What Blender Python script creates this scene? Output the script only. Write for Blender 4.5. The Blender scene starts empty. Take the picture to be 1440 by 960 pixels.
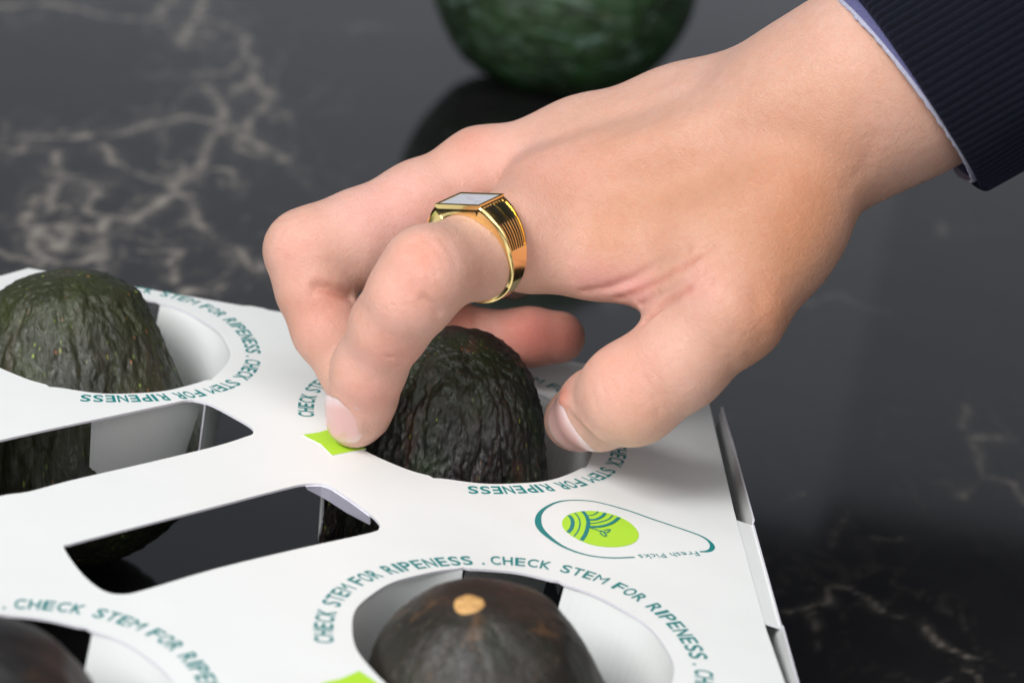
import bpy, bmesh, math, random, json
import numpy as np
from mathutils import Vector, Matrix, noise
from mathutils.bvhtree import BVHTree
V3=Vector
DATA=json.loads(r'''{"cam": {"loc": [0.00931441857759519, -0.5574463065775802, 0.3070883085345688], "right": [0.9855247751450227, 0.061076128179211236, 0.1581474759266466], "up": [-0.16953146485343834, 0.35504935642820845, 0.9193470709823909], "back": [-0.0, -0.9328502886668741, 0.3602642626370931], "fpx": 3190.7301199374688}, "hand": {"palm": [[[0.01321, 0.00445, 0.12989, 0.01327], [0.02987, 0.00676, 0.13588, 0.01401], [0.05207, 0.00446, 0.14658, 0.01605], [0.07671, 0.00126, 0.16049, 0.01727]], [[-0.00643, 0.02479, 0.12982, 0.01008], [0.02115, 0.02748, 0.13957, 0.01178], [0.04422, 0.02726, 0.1501, 0.01358], [0.07109, 0.01834, 0.16587, 0.01732]], [[0.00284, 0.04194, 0.11595, 0.01102], [0.0751, 0.02834, 0.15844, 0.01467]], [[0.01213, 0.05265, 0.10482, 0.01046], [0.07937, 0.0355, 0.14924, 0.013]], [[0.06996, 0.00559, 0.16338, 0.01772], [0.07757, 0.00496, 0.16453, 0.02022], [0.08522, 0.0056, 0.17173, 0.02231], [0.09817, 0.00721, 0.18145, 0.02402], [0.1236, 0.01205, 0.19955, 0.0268]], [[0.01163, -0.00964, 0.12118, 0.01051], [0.02865, -0.01074, 0.12387, 0.00939], [0.04777, -0.01295, 0.12925, 0.01076]], [[0.04426, -0.01514, 0.12359, 0.00645], [0.05563, -0.01678, 0.13045, 0.01175], [0.06892, -0.01716, 0.14057, 0.01449]]], "index": [[[0.01518, 0.00423, 0.12934, 0.01364], [0.00733, -0.01022, 0.12523, 0.01228], [-0.00271, -0.02506, 0.12287, 0.01076], [-0.01364, -0.04246, 0.12224, 0.01071], [-0.01677, -0.04297, 0.11538, 0.01024], [-0.02059, -0.03911, 0.10594, 0.0095], [-0.02486, -0.03324, 0.09061, 0.00889], [-0.0256, -0.02915, 0.08175, 0.00837], [-0.02627, -0.0261, 0.07578, 0.00762], [-0.0271, -0.02511, 0.0728, 0.00674]]], "middle": [[[-0.00708, 0.02543, 0.12871, 0.00991], [-0.02099, 0.01631, 0.11897, 0.01172], [-0.03598, 0.00922, 0.10894, 0.0126], [-0.04469, 0.00522, 0.1069, 0.01066], [-0.04877, 0.00462, 0.10536, 0.00992], [-0.04442, 0.00032, 0.09701, 0.00953], [-0.03893, -0.00323, 0.08781, 0.00906], [-0.03043, -0.00872, 0.07914, 0.00801], [-0.02657, -0.01285, 0.074, 0.00705]]], "ring": [[[0.00295, 0.04357, 0.11461, 0.01066], [-0.02514, 0.04519, 0.08551, 0.00926], [-0.00681, 0.03572, 0.07764, 0.00797], [-0.00107, 0.03377, 0.07814, 0.00755], [0.01399, 0.03284, 0.08128, 0.00792], [0.022, 0.03334, 0.08256, 0.00733]]], "pinky": [[[0.01431, 0.05527, 0.10326, 0.01011], [-0.00762, 0.06513, 0.08716, 0.00827], [0.00596, 0.06993, 0.08572, 0.0075]]], "thumb": [[[0.07029, -0.01504, 0.1405, 0.01348], [0.06165, -0.03286, 0.12211, 0.01202], [0.05085, -0.0344, 0.10702, 0.01123], [0.04088, -0.03223, 0.09599, 0.01224], [0.0341, -0.02117, 0.08577, 0.00982], [0.0295, -0.01318, 0.07869, 0.0074], [0.02853, -0.01154, 0.0774, 0.00668]]]}, "ringgeo": {"c": [-0.00271, -0.02506, 0.12287], "a": [0.51702, 0.84813, 0.11564], "s": [0.90875, -0.28918, 0.30091]}, "viewdirs": {"e1": [0.77833, -0.22619, -0.58569], "e2": [0.62785, 0.28041, 0.72607], "e3": [0.0, 0.93285, -0.36026]}, "nails": {"index": {"c": [-0.03001, -0.03061, 0.0752], "a": [0.32525, -0.22484, -0.91851], "n": [-0.71154, -0.68954, 0.13509], "w": 0.0138, "l": 0.0148}, "thumb": {"c": [0.02801, -0.02052, 0.07913], "a": [-0.63272, 0.2904, -0.71787], "n": [-0.35379, -0.93011, -0.09862], "w": 0.0155, "l": 0.014}}, "avo": {"C": [-0.00027, -0.00216, 0.07114], "Ctop": [-0.0043, 0.00546, 0.09088], "A": [-0.10617, 0.01419, 0.0663], "Atop": [-0.10874, 0.02993, 0.07931], "Dst": [0.00907, -0.09436, 0.06279]}, "slots": [[[-0.08162, -0.10652], [-0.0763, -0.11514], [-0.07188, -0.12038], [-0.06812, -0.12305], [-0.06473, -0.12281], [-0.06101, -0.11974], [-0.04811, -0.10449], [-0.03124, -0.08747], [-0.01626, -0.07327], [-0.01443, -0.06981], [-0.01475, -0.06717], [-0.01749, -0.06306], [-0.02358, -0.05651], [-0.02862, -0.05187], [-0.03103, -0.05116], [-0.03472, -0.05267], [-0.03934, -0.05709], [-0.05387, -0.07358], [-0.07029, -0.09213], [-0.08064, -0.10396]], [[-0.10821, -0.09842], [-0.10527, -0.09148], [-0.10025, -0.08553], [-0.09609, -0.08225], [-0.08834, -0.07261], [-0.07452, -0.05725], [-0.06002, -0.04062], [-0.05347, -0.03147], [-0.05195, -0.02851], [-0.05313, -0.02483], [-0.05818, -0.02042], [-0.06469, -0.01558], [-0.06773, -0.01449], [-0.07146, -0.01469], [-0.07533, -0.01885], [-0.08726, -0.03225], [-0.10152, -0.04811], [-0.11484, -0.06395], [-0.12118, -0.07175], [-0.12176, -0.07824], [-0.11645, -0.09014]]], "tab": [[-0.03979, -0.02466], [-0.0325, -0.01682], [-0.02284, -0.02663], [-0.03071, -0.03403]], "edges": {"back": [0.0587], "right": [[0.06783, 0.04547], [0.07291, -0.02492], [0.07865, -0.08811], [0.08177, -0.11161]], "outer": [[0.07154, 0.04498], [0.07588, -0.03014], [0.08101, -0.08412], [0.0847, -0.1106]]}, "logo": {"top": [[0.02826, -0.03751], [0.03102, -0.03581], [0.03418, -0.03471], [0.03701, -0.0344], [0.04129, -0.035], [0.04628, -0.03647], [0.05125, -0.03858], [0.05653, -0.04054], [0.06109, -0.04236], [0.06387, -0.04366], [0.06559, -0.04536], [0.06659, -0.04733], [0.06673, -0.04923], [0.06617, -0.05099], [0.06511, -0.05202], [0.06355, -0.05277]], "topw": [0.5, 0.4, 0.4, 0.4, 0.45, 0.5, 0.5, 0.5, 0.55, 0.6, 0.75, 1.1, 1.35, 1.1, 0.8, 0.5], "bot": [[0.02826, -0.03751], [0.02625, -0.03997], [0.02431, -0.04361], [0.02327, -0.04726], [0.02311, -0.05093], [0.02362, -0.05428], [0.02497, -0.05727], [0.02716, -0.06028], [0.02965, -0.06276], [0.03242, -0.06435], [0.03549, -0.06521], [0.03853, -0.06524], [0.04189, -0.06449], [0.04458, -0.06338], [0.04744, -0.06199]], "botw": [0.5, 0.6, 0.8, 1.2, 1.6, 1.7, 1.6, 1.2, 0.9, 0.7, 0.55, 0.5, 0.5, 0.5, 0.5], "blob": [[0.02906, -0.05017], [0.02931, -0.04768], [0.03031, -0.04487], [0.03198, -0.04274], [0.03438, -0.04097], [0.03716, -0.03986], [0.03998, -0.0398], [0.04281, -0.04055], [0.0453, -0.04239], [0.04708, -0.0449], [0.04816, -0.04782], [0.04825, -0.05053], [0.04752, -0.05339], [0.04583, -0.0559], [0.04346, -0.05781], [0.04109, -0.05888], [0.03837, -0.05939], [0.03563, -0.05892], [0.03285, -0.0573], [0.0307, -0.05503], [0.02951, -0.05276]], "arcs": [{"p": [[0.03059, -0.045], [0.03143, -0.04684], [0.0317, -0.04952], [0.03146, -0.05238], [0.03077, -0.05485]], "w": 1.0}, {"p": [[0.03199, -0.04298], [0.03305, -0.04539], [0.03352, -0.04881], [0.03321, -0.05288], [0.0323, -0.05651]], "w": 0.35}, {"p": [[0.03397, -0.04138], [0.03499, -0.04381], [0.03555, -0.04721], [0.0354, -0.05123], [0.03498, -0.05453], [0.03423, -0.05792]], "w": 1.0}, {"p": [[0.03543, -0.04324], [0.03654, -0.04263], [0.03738, -0.04125], [0.0378, -0.0401]], "w": 0.35}, {"p": [[0.03565, -0.04573], [0.0373, -0.04491], [0.03882, -0.0427], [0.0397, -0.04016]], "w": 0.8}, {"p": [[0.03582, -0.0479], [0.03804, -0.04639], [0.04042, -0.04368], [0.04158, -0.04079]], "w": 0.35}, {"p": [[0.03587, -0.04978], [0.03844, -0.04862], [0.04116, -0.04579], [0.04325, -0.04151]], "w": 0.9}, {"p": [[0.03599, -0.05021], [0.03746, -0.05066], [0.03868, -0.05129]], "w": 0.35}, {"p": [[0.03953, -0.0504], [0.04106, -0.04933], [0.04041, -0.05124], [0.03954, -0.05118]], "w": 0.3}, {"p": [[0.03852, -0.05159], [0.03902, -0.051], [0.04009, -0.05254], [0.03994, -0.05353], [0.03925, -0.05326], [0.0386, -0.05218]], "w": 0.4}], "text": [[0.06261, -0.05282], [0.04803, -0.0604]]}, "veins": [{"p": [[-0.18022, 0.40314], [-0.16725, 0.43281], [-0.15308, 0.45304], [-0.13706, 0.4496], [-0.12496, 0.43175], [-0.10733, 0.40782]], "w": 5, "a": 1.0}, {"p": [[-0.15955, 0.5026], [-0.14371, 0.47703], [-0.13746, 0.45182], [-0.13936, 0.41227], [-0.13974, 0.37623], [-0.14084, 0.34614]], "w": 4.5, "a": 1.0}, {"p": [[-0.18429, 0.3891], [-0.17055, 0.36752], [-0.15564, 0.35719], [-0.14192, 0.34551], [-0.12849, 0.32625], [-0.11531, 0.29859]], "w": 4, "a": 1.0}, {"p": [[-0.14084, 0.34614], [-0.13582, 0.37857], [-0.12792, 0.38328], [-0.11941, 0.36376]], "w": 4, "a": 1.0}, {"p": [[-0.1401, 0.3425], [-0.1455, 0.32937], [-0.14982, 0.30561], [-0.15936, 0.30027], [-0.15761, 0.27555], [-0.15094, 0.25897], [-0.15467, 0.23766], [-0.16874, 0.23441], [-0.17731, 0.25692], [-0.17727, 0.27737]], "w": 5, "a": 1.0}, {"p": [[-0.19845, 0.36041], [-0.1863, 0.33392], [-0.17229, 0.33295], [-0.16805, 0.30392], [-0.15936, 0.30027]], "w": 4.5, "a": 1.0}, {"p": [[-0.185, 0.33469], [-0.18379, 0.30749], [-0.18781, 0.29277], [-0.18517, 0.27301], [-0.17055, 0.28108], [-0.15694, 0.26793], [-0.14971, 0.24774]], "w": 5, "a": 1.0}, {"p": [[-0.21893, 0.35771], [-0.21081, 0.35832], [-0.21261, 0.38746], [-0.2018, 0.38964], [-0.18962, 0.39958]], "w": 4, "a": 1.0}, {"p": [[-0.14727, 0.57195], [-0.15975, 0.61364], [-0.17369, 0.63338], [-0.18767, 0.63133], [-0.18431, 0.57947]], "w": 4.5, "a": 1.0}, {"p": [[-0.14595, 0.57289], [-0.14094, 0.53491], [-0.14517, 0.49458], [-0.15471, 0.4936]], "w": 4.5, "a": 1.0}, {"p": [[-0.13966, 0.5358], [-0.12795, 0.50604], [-0.127, 0.48143], [-0.12759, 0.447], [-0.12504, 0.4153], [-0.11672, 0.41007]], "w": 4.5, "a": 1.0}, {"p": [[-0.16846, 0.52312], [-0.15519, 0.53228], [-0.1507, 0.56193]], "w": 4, "a": 1.0}, {"p": [[-0.18714, 0.63864], [-0.19471, 0.67383], [-0.20501, 0.72285]], "w": 4, "a": 1.0}, {"p": [[-0.29067, 0.57759], [-0.27425, 0.59545], [-0.25516, 0.6173], [-0.23739, 0.60865], [-0.2182, 0.60808], [-0.20307, 0.6196], [-0.2085, 0.66295], [-0.2178, 0.71232]], "w": 5, "a": 1.0}, {"p": [[-0.13356, 0.27261], [-0.12336, 0.27368], [-0.12455, 0.25339], [-0.11959, 0.24111]], "w": 4, "a": 1.0}, {"p": [[-0.14602, 0.28186], [-0.13701, 0.28226], [-0.13208, 0.26557], [-0.13893, 0.26625]], "w": 4, "a": 1.0}, {"p": [[-0.19184, 0.23969], [-0.17733, 0.2332], [-0.16707, 0.22793], [-0.16067, 0.23453]], "w": 3.5, "a": 1.0}, {"p": [[-0.11378, 0.22965], [-0.1118, 0.24024], [-0.1045, 0.23753], [-0.10061, 0.24597]], "w": 5, "a": 1.0}, {"p": [[-0.10239, 0.28752], [-0.09583, 0.26924], [-0.09054, 0.25936], [-0.08899, 0.27539]], "w": 4, "a": 1.0}, {"p": [[-0.17727, 0.27737], [-0.17567, 0.2613], [-0.168, 0.25073], [-0.16685, 0.26609], [-0.17165, 0.27866]], "w": 5, "a": 1.0}, {"p": [[-0.11359, 0.66313], [-0.10275, 0.67821], [-0.09018, 0.68063]], "w": 4, "a": 0.55}, {"p": [[-0.09774, 0.3914], [-0.08629, 0.37356]], "w": 2.5, "a": 0.3}, {"p": [[0.12982, 0.34397], [0.14129, 0.35596], [0.15116, 0.34583], [0.16318, 0.34481]], "w": 2.2, "a": 0.3}, {"p": [[0.20298, 0.48729], [0.20247, 0.47713]], "w": 3, "a": 0.6}, {"p": [[0.11743, 0.07818], [0.12549, 0.08119], [0.13079, 0.07495], [0.13578, 0.0664], [0.14178, 0.06255]], "w": 2.6, "a": 0.8}, {"p": [[0.11743, 0.07818], [0.11746, 0.06578], [0.11108, 0.05511], [0.10528, 0.0521], [0.10425, 0.05309]], "w": 2.6, "a": 0.75}, {"p": [[0.15016, 0.05736], [0.15302, 0.04857], [0.16103, 0.04569], [0.16507, 0.0471]], "w": 3, "a": 0.8}, {"p": [[0.15625, 0.03672], [0.16183, 0.03105]], "w": 3, "a": 0.8}, {"p": [[0.19535, 0.22691], [0.18456, 0.21632], [0.18062, 0.18667], [0.17231, 0.16346]], "w": 3, "a": 0.5}, {"p": [[0.18551, 0.18869], [0.19381, 0.18415], [0.19196, 0.16495]], "w": 3, "a": 0.6}, {"p": [[0.1851, 0.25567], [0.1819, 0.22648]], "w": 2, "a": 0.35}, {"p": [[0.1218, 0.10493], [0.12582, 0.12785], [0.12918, 0.14033]], "w": 2, "a": 0.35}, {"p": [[0.10722, 0.13715], [0.11498, 0.14602], [0.12218, 0.14434]], "w": 1.6, "a": 0.3}, {"p": [[0.11378, 0.05335], [0.11057, 0.03665]], "w": 2.4, "a": 0.5}, {"p": [[0.0865, 0.29865], [0.10354, 0.29066]], "w": 1.5, "a": 0.2}, {"p": [[0.13585, 0.11987], [0.14505, 0.12453]], "w": 3, "a": 0.4}], "sleeve": {"a": [0.09724, 0.00571, 0.17757], "b": [0.14086, 0.01359, 0.21462]}}''')
sc=bpy.context.scene
# ------------------------------------------------------------------ camera, world, lamps, exposure
cm=DATA['cam']
cam_d=bpy.data.cameras.new('camera'); cam=bpy.data.objects.new('camera',cam_d); sc.collection.objects.link(cam)
R=Matrix((cm['right'],cm['up'],cm['back'])).transposed().to_4x4(); R.translation=V3(cm['loc']); cam.matrix_world=R
cam_d.sensor_width=36; cam_d.lens=36*cm['fpx']/1440; cam_d.clip_start=.02; cam_d.clip_end=60
cam_d.dof.use_dof=True; cam_d.dof.focus_distance=.577; cam_d.dof.aperture_fstop=12.5; cam_d.dof.aperture_blades=0
sc.camera=cam
w=bpy.data.worlds.new('World'); sc.world=w; w.use_nodes=True
bg=w.node_tree.nodes['Background']; bg.inputs[0].default_value=(.80,.86,1,1); bg.inputs[1].default_value=.035
def area(name,loc,target,sx,sy,power,col=(1,1,1)):
    l=bpy.data.lights.new(name,'AREA'); l.shape='RECTANGLE'; l.size=sx; l.size_y=sy; l.energy=power; l.color=col
    o=bpy.data.objects.new(name,l); sc.collection.objects.link(o); o.location=loc
    o.rotation_euler=(V3(target)-V3(loc)).to_track_quat('-Z','Y').to_euler(); return o
# the key window to the left of and behind the viewer, soft fill lamps added overhead and at the viewer's back, and the wide low window beyond the counter
area('key_window',(-.85,-1.0,1.20),(0,0,.1),.62,.62,28,(1,.995,.985))
area('overhead_fill',(.1,-.6,2.3),(0,0,0),1.8,1.6,15,(.97,.98,1))
area('fill_behind_viewer',(.2,-2.3,1.0),(0,0,.1),2.4,1.4,28,(1,.995,.99))  # added fill lamp, brightens flaps and fingers that face the camera
area('far_window_left',(-1.34,2.6,.74),(-1.34,0,.74),2.48,1.56,3.3,(.86,.90,1.0))
area('far_window_centre',(.21,2.6,.545),(.21,0,.545),.62,1.17,.62,(.86,.90,1.0))
area('far_window_right',(1.52,2.6,.522),(1.52,0,.522),2.0,1.124,1.45,(.88,.92,1.0))
vs=sc.view_settings; vs.view_transform='Standard'; vs.look='None'; vs.gamma=1; vs.exposure=0; vs.use_curve_mapping=False
sc.render.engine='CYCLES'
# ------------------------------------------------------------------ helpers
def link(o,parent=None):
    sc.collection.objects.link(o)
    if parent is not None: o.parent=parent
    return o
def mesh_obj(name,verts,faces,mat=None,parent=None,smooth=True,mats=None,midx=None):
    m=bpy.data.meshes.new(name)
    if isinstance(verts,np.ndarray): verts=verts.reshape(-1,3).tolist()
    if isinstance(faces,np.ndarray): faces=faces.tolist()
    m.from_pydata(verts,[],faces)
    for x in (mats or ([mat] if mat else [])): m.materials.append(x)
    if midx is not None: m.polygons.foreach_set('material_index',midx)
    if smooth: m.polygons.foreach_set('use_smooth',[True]*len(m.polygons))
    m.update(); o=bpy.data.objects.new(name,m); return link(o,parent)
def empty(name,loc=(0,0,0)):
    o=bpy.data.objects.new(name,None); o.location=loc; o.empty_display_size=.01; return link(o)
def tag(o,label,cat,group=None):
    o['label']=label; o['category']=cat
    if group: o['group']=group
    return o
def child_of(o,parent):
    """parent without moving it"""
    o.parent=parent; o.matrix_parent_inverse=Matrix.Translation(-V3(parent.location)); return o
def attr(o,name,col):
    a=o.data.color_attributes.new(name,'FLOAT_COLOR','POINT'); a.data.foreach_set('color',np.asarray(col,np.float32).ravel())
class Mat:
    def __init__(s,name,col=(.5,.5,.5),rough=.5,metal=0,**k):
        s.m=bpy.data.materials.new(name); s.m.use_nodes=True; s.t=s.m.node_tree; s.b=s.t.nodes['Principled BSDF']
        s.b.inputs['Base Color'].default_value=(*col,1); s.b.inputs['Roughness'].default_value=rough; s.b.inputs['Metallic'].default_value=metal
        for a,v in k.items(): s.b.inputs[a.replace('_',' ')].default_value=v
    def n(s,typ,ins=None,**k):
        x=s.t.nodes.new('ShaderNode'+typ)
        for a,v in k.items(): setattr(x,a,v)
        for a,v in (ins or {}).items():
            if isinstance(v,bpy.types.NodeSocket): s.t.links.new(v,x.inputs[a])
            else: x.inputs[a].default_value=v
        return x
    def coord(s,scale=(1,1,1),kind='Object'):
        c=s.n('TexCoord'); return s.n('Mapping',{0:c.outputs[kind],3:scale}).outputs[0]
    def noise(s,vec,scale,detail=4,rough=.55,dist=0):
        return s.n('TexNoise',{'Vector':vec,'Scale':scale,'Detail':detail,'Roughness':rough,'Distortion':dist}).outputs['Fac']
    def vor(s,vec,scale,feature='F1',out='Distance',rnd=1):
        return s.n('TexVoronoi',{'Vector':vec,'Scale':scale,'Randomness':rnd},feature=feature).outputs[out]
    def ramp(s,fac,stops,interp='LINEAR'):
        r=s.n('ValToRGB',{'Fac':fac}); cr=r.color_ramp; cr.interpolation=interp
        while len(cr.elements)<len(stops): cr.elements.new(.5)
        for e,(p,c) in zip(cr.elements,stops): e.position=p; e.color=(*c,1) if len(c)==3 else c
        return r.outputs['Color']
    def mix(s,f,a,b,bt='MIX'):
        x=s.t.nodes.new('ShaderNodeMix'); x.data_type='RGBA'; x.blend_type=bt
        for i,v in ((0,f),(6,a),(7,b)):
            if isinstance(v,bpy.types.NodeSocket): s.t.links.new(v,x.inputs[i])
            elif i==0: x.inputs[0].default_value=v
            else: x.inputs[i].default_value=(*v,1)
        return x.outputs[2]
    def math(s,op,a,b=0,c=0):
        x=s.n('Math',{0:a,1:b,2:c},operation=op); return x.outputs[0]
    def bump(s,h,dist,strength=1,normal=None):
        d={'Height':h,'Distance':dist,'Strength':strength}
        if normal is not None: d['Normal']=normal
        return s.n('Bump',d).outputs[0]
    def set(s,name,sock): s.t.links.new(sock,s.b.inputs[name])
G=lambda v:(v,v,v)
# ------------------------------------------------------------------ materials
H=.066
def mk_card():
    M=Mat('white_card',(.80,.83,.82),.42,Specular_IOR_Level=.35)
    c=M.coord(); n=M.noise(c,14,4); cb=M.mix(M.ramp(n,[(.35,G(0)),(.7,G(1))]),(.86,.885,.88),(.83,.855,.845)); M.set('Base Color',M.mix(M.ramp(M.vor(c,230),[(.012,G(.55)),(.035,G(0))]),cb,(.45,.42,.38)))
    M.set('Normal',M.bump(M.noise(c,900,3),.00005,.35,M.bump(M.noise(c,22,2),.0016,.45))); return M.m
card_m=mk_card()
flap_m=Mat('shaded_lavender_card',(.40,.39,.47),.6).m  # lavender card, darkened in colour for the shade on the slot flap
edge_m=Mat('cut_card_edge',(.74,.73,.80),.6).m
teal_m=Mat('teal_print',(.010,.235,.235),.45).m
lime_m=Mat('lime_print',(.47,.80,.045),.45).m
def mk_table():
    M=Mat('polished_dark_stone',(.012,.012,.013),.06,IOR=1.52)
    a=M.n('Attribute',attribute_name='vein').outputs['Color']
    c=M.coord(); n=M.noise(c,30,5); base=M.mix(n,(.007,.007,.0075),(.019,.018,.019))
    sp=M.ramp(M.vor(c,150),[(.0,G(.05)),(.06,G(0))]); base=M.mix(1,base,sp,'ADD')
    M.set('Base Color',M.mix(a,base,(.37,.33,.28))); M.set('Roughness',M.math('MULTIPLY_ADD',n,.04,.06)); return M.m
def mk_skin():
    M=Mat('skin',(.7,.42,.32),.5,Subsurface_Weight=.35,Subsurface_Scale=.0035,Specular_IOR_Level=.38)
    M.b.inputs['Subsurface Radius'].default_value=(1,.36,.2)
    a=M.n('Attribute',attribute_name='tint').outputs['Color']
    c=M.coord(); n=M.noise(c,55,5,.6); n2=M.noise(c,420,4,.65)
    col=M.mix(M.ramp(n,[(.36,G(0)),(.66,G(1))]),(.675,.400,.310),(.715,.445,.362))
    col=M.mix(M.ramp(n2,[(.45,G(0)),(.75,G(.26))]),col,(.62,.30,.21))
    col=M.mix(1,col,a,'MULTIPLY'); M.set('Base Color',col)
    M.set('Roughness',M.math('MULTIPLY_ADD',n2,.16,.40))
    st=M.coord((1,1,1)); v=M.vor(M.n('Mapping',{0:M.coord(),2:(0,.5,.4),3:(1.0,1.0,2.2)}).outputs[0],950,'DISTANCE_TO_EDGE')
    h=M.math('ADD',M.math('MULTIPLY',M.ramp(v,[(0,G(0)),(.12,G(1))]),.45),M.noise(c,1500,3))
    vd=DATA['viewdirs']; P=M.n('TexCoord').outputs['Object']
    dt=[M.n('VectorMath',{0:P,1:tuple(vd[k])},operation='DOT_PRODUCT').outputs['Value'] for k in ('e1','e2','e3')]
    lv=M.n('CombineXYZ',{0:M.math('MULTIPLY',dt[0],.22),1:dt[1],2:M.math('MULTIPLY',dt[2],.5)}).outputs[0]
    lines=M.noise(lv,900,4,.6,.8); lines2=M.noise(M.n('CombineXYZ',{0:dt[0],1:M.math('MULTIPLY',dt[1],.3),2:M.math('MULTIPLY',dt[2],.5)}).outputs[0],700,4,.6,.8)
    h2=M.math('ADD',lines,M.math('MULTIPLY',lines2,.7))
    M.set('Normal',M.bump(h,.00016,.75,M.bump(h2,.00042,.42,M.bump(M.noise(c,190,4,.6,.4),.0007,.36)))); return M.m
def mk_nail():
    M=Mat('fingernail',(.78,.50,.46),.16,Subsurface_Weight=.25,Subsurface_Scale=.0015,Specular_IOR_Level=.6)
    a=M.n('Attribute',attribute_name='tint').outputs['Color']; M.set('Base Color',a); return M.m
def mk_avo(name,c0,c1,c2,spk,spkd,rough,bump,green=.5,brn=.5,c3=(.055,.030,.020),spks=560):
    M=Mat(name,c0,rough,Specular_IOR_Level=.55)
    c=M.coord(); st=M.coord((1,1,.42)); n=M.noise(c,34,5,.6,.6); n2=M.noise(st,150,5,.65,.8)
    col=M.mix(M.ramp(n,[(green-.12,G(0)),(green+.14,G(1))]),c0,c1)
    col=M.mix(M.ramp(n2,[(.5,G(0)),(.8,G(.7))]),col,c2)
    n5=M.noise(M.coord((1,1,.3)),90,4,.7,.5); col=M.mix(M.ramp(n5,[(.56,G(0)),(.66,G(brn))]),col,c3)
    vd=M.vor(st,spks); vc=M.vor(st,spks,'F1','Color')
    big=M.noise(c,60,3)
    sel=M.math('MULTIPLY',M.ramp(vd,[(.10,G(1)),(.26,G(0))]),M.ramp(M.n('SeparateColor',{0:vc}).outputs[0],[(spkd,G(0)),(spkd+.05,G(1))]))
    sel=M.math('MULTIPLY',sel,M.ramp(big,[(.42,G(.15)),(.6,G(1))]))
    sc_=M.ramp(M.n('SeparateColor',{0:vc}).outputs[1],[(0,spk[0]),(.5,spk[1]),(.75,spk[2])],'CONSTANT')
    M.set('Base Color',M.mix(M.math('MULTIPLY',sel,.75),col,sc_))
    M.set('Roughness',M.math('MULTIPLY_ADD',n2,.35,rough-.12))
    h=M.math('ADD',M.math('MULTIPLY',M.noise(st,420,5,.7,1.0),.6),M.math('MULTIPLY',M.vor(st,260,'SMOOTH_F1'),.5))
    M.set('Normal',M.bump(h,bump,.8)); return M.m
YS=((.30,.36,.05),(.36,.13,.06),(.20,.17,.12))
avoC_m=mk_avo('dark_wrinkled_avocado_skin',(.0105,.0088,.0092),(.019,.034,.011),(.044,.036,.030),YS,.62,.31,.0013,.53,.8,(.070,.036,.026),620)
avoA_m=mk_avo('olive_avocado_skin',(.015,.016,.011),(.033,.041,.013),(.048,.042,.026),((.28,.40,.06),(.45,.17,.06),(.30,.30,.08)),.42,.36,.0013,.45,.6,(.065,.05,.035),520)
avoD_m=mk_avo('brown_black_avocado_skin',(.021,.015,.013),(.017,.018,.011),(.046,.028,.020),((.12,.07,.04),(.15,.06,.03),(.12,.10,.06)),.62,.42,.0007,.52,.9,(.095,.050,.024),520)
avoB_m=mk_avo('charcoal_avocado_skin',(.014,.013,.014),(.018,.018,.017),(.025,.022,.020),((.05,.04,.03),(.06,.03,.03),(.05,.05,.04)),.9,.42,.0003,.5)
avoG_m=mk_avo('green_avocado_skin',(.018,.030,.014),(.028,.078,.022),(.11,.17,.13),((.06,.16,.05),(.10,.10,.05),(.08,.14,.08)),.5,.24,.0014,.50,.9,(.15,.24,.19),120)  # pale teal patches are highlights painted into the skin colour
stem_m=(lambda M:(M.set('Base Color',M.mix(M.noise(M.coord(),500,4),(.66,.40,.15),(.50,.26,.09))),M.m)[1])(Mat('dry_stem_scar',(.5,.3,.12),.7))
gold_m=Mat('polished_gold',(.95,.74,.32),.15,1).m
groove_m=Mat('dark_gold_groove',(.012,.009,.005),.4,0).m
def mk_pearl():
    M=Mat('mother_of_pearl',(.72,.70,.78),.15,Coat_Weight=.8)
    n=M.noise(M.coord((1,2.5,1)),160,3,.5,1.5); M.set('Base Color',M.ramp(n,[(.3,(.55,.55,.66)),(.5,(.80,.78,.84)),(.7,(.68,.74,.80))])); return M.m
pearl_m=mk_pearl()
def mk_cloth(name,a,b,sc_,rough=.9):
    M=Mat(name,a,rough,Sheen_Weight=.10,Sheen_Roughness=.5,Specular_IOR_Level=.15); M.b.inputs['Sheen Tint'].default_value=(.35,.42,.8,1)
    c=M.coord(); n=M.noise(c,sc_,5,.7); M.set('Base Color',M.mix(M.ramp(n,[(.35,G(0)),(.7,G(1))]),a,b)); M.set('Normal',M.bump(M.noise(c,sc_*1.5,4,.7),.0005,.9)); return M.m
navy_m=mk_cloth('navy_ribbed_knit',(.0028,.0033,.0065),(.006,.0072,.014),1400)
lining_m=mk_cloth('lavender_lining',(.115,.115,.25),(.165,.165,.33),1500)
frost_m=mk_cloth('frayed_pale_edge',(.42,.42,.56),(.60,.60,.72),1900)

# ------------------------------------------------------------------ the countertop (setting)
def seg_dist(px,py,poly):
    best=np.full(px.shape,1e9)
    for (x0,y0),(x1,y1) in zip(poly[:-1],poly[1:]):
        dx,dy=x1-x0,y1-y0; t=np.clip(((px-x0)*dx+(py-y0)*dy)/(dx*dx+dy*dy+1e-12),0,1)
        best=np.minimum(best,np.hypot(px-x0-t*dx,py-y0-t*dy))
    return best
def vnoise(x,y,seed=0):
    xi=np.floor(x).astype(np.int64); yi=np.floor(y).astype(np.int64); fx=x-xi; fy=y-yi
    h=lambda a,b:((np.sin(a*127.1+b*311.7+seed*74.7)*43758.5453)%1.0)
    fx=fx*fx*(3-2*fx); fy=fy*fy*(3-2*fy)
    return (h(xi,yi)*(1-fx)+h(xi+1,yi)*fx)*(1-fy)+(h(xi,yi+1)*(1-fx)+h(xi+1,yi+1)*fx)*fy
def fbm(x,y,o=4,seed=0):
    return sum(vnoise(x*2**k,y*2**k,seed+k)*.5**k for k in range(o))/sum(.5**k for k in range(o))
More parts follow.
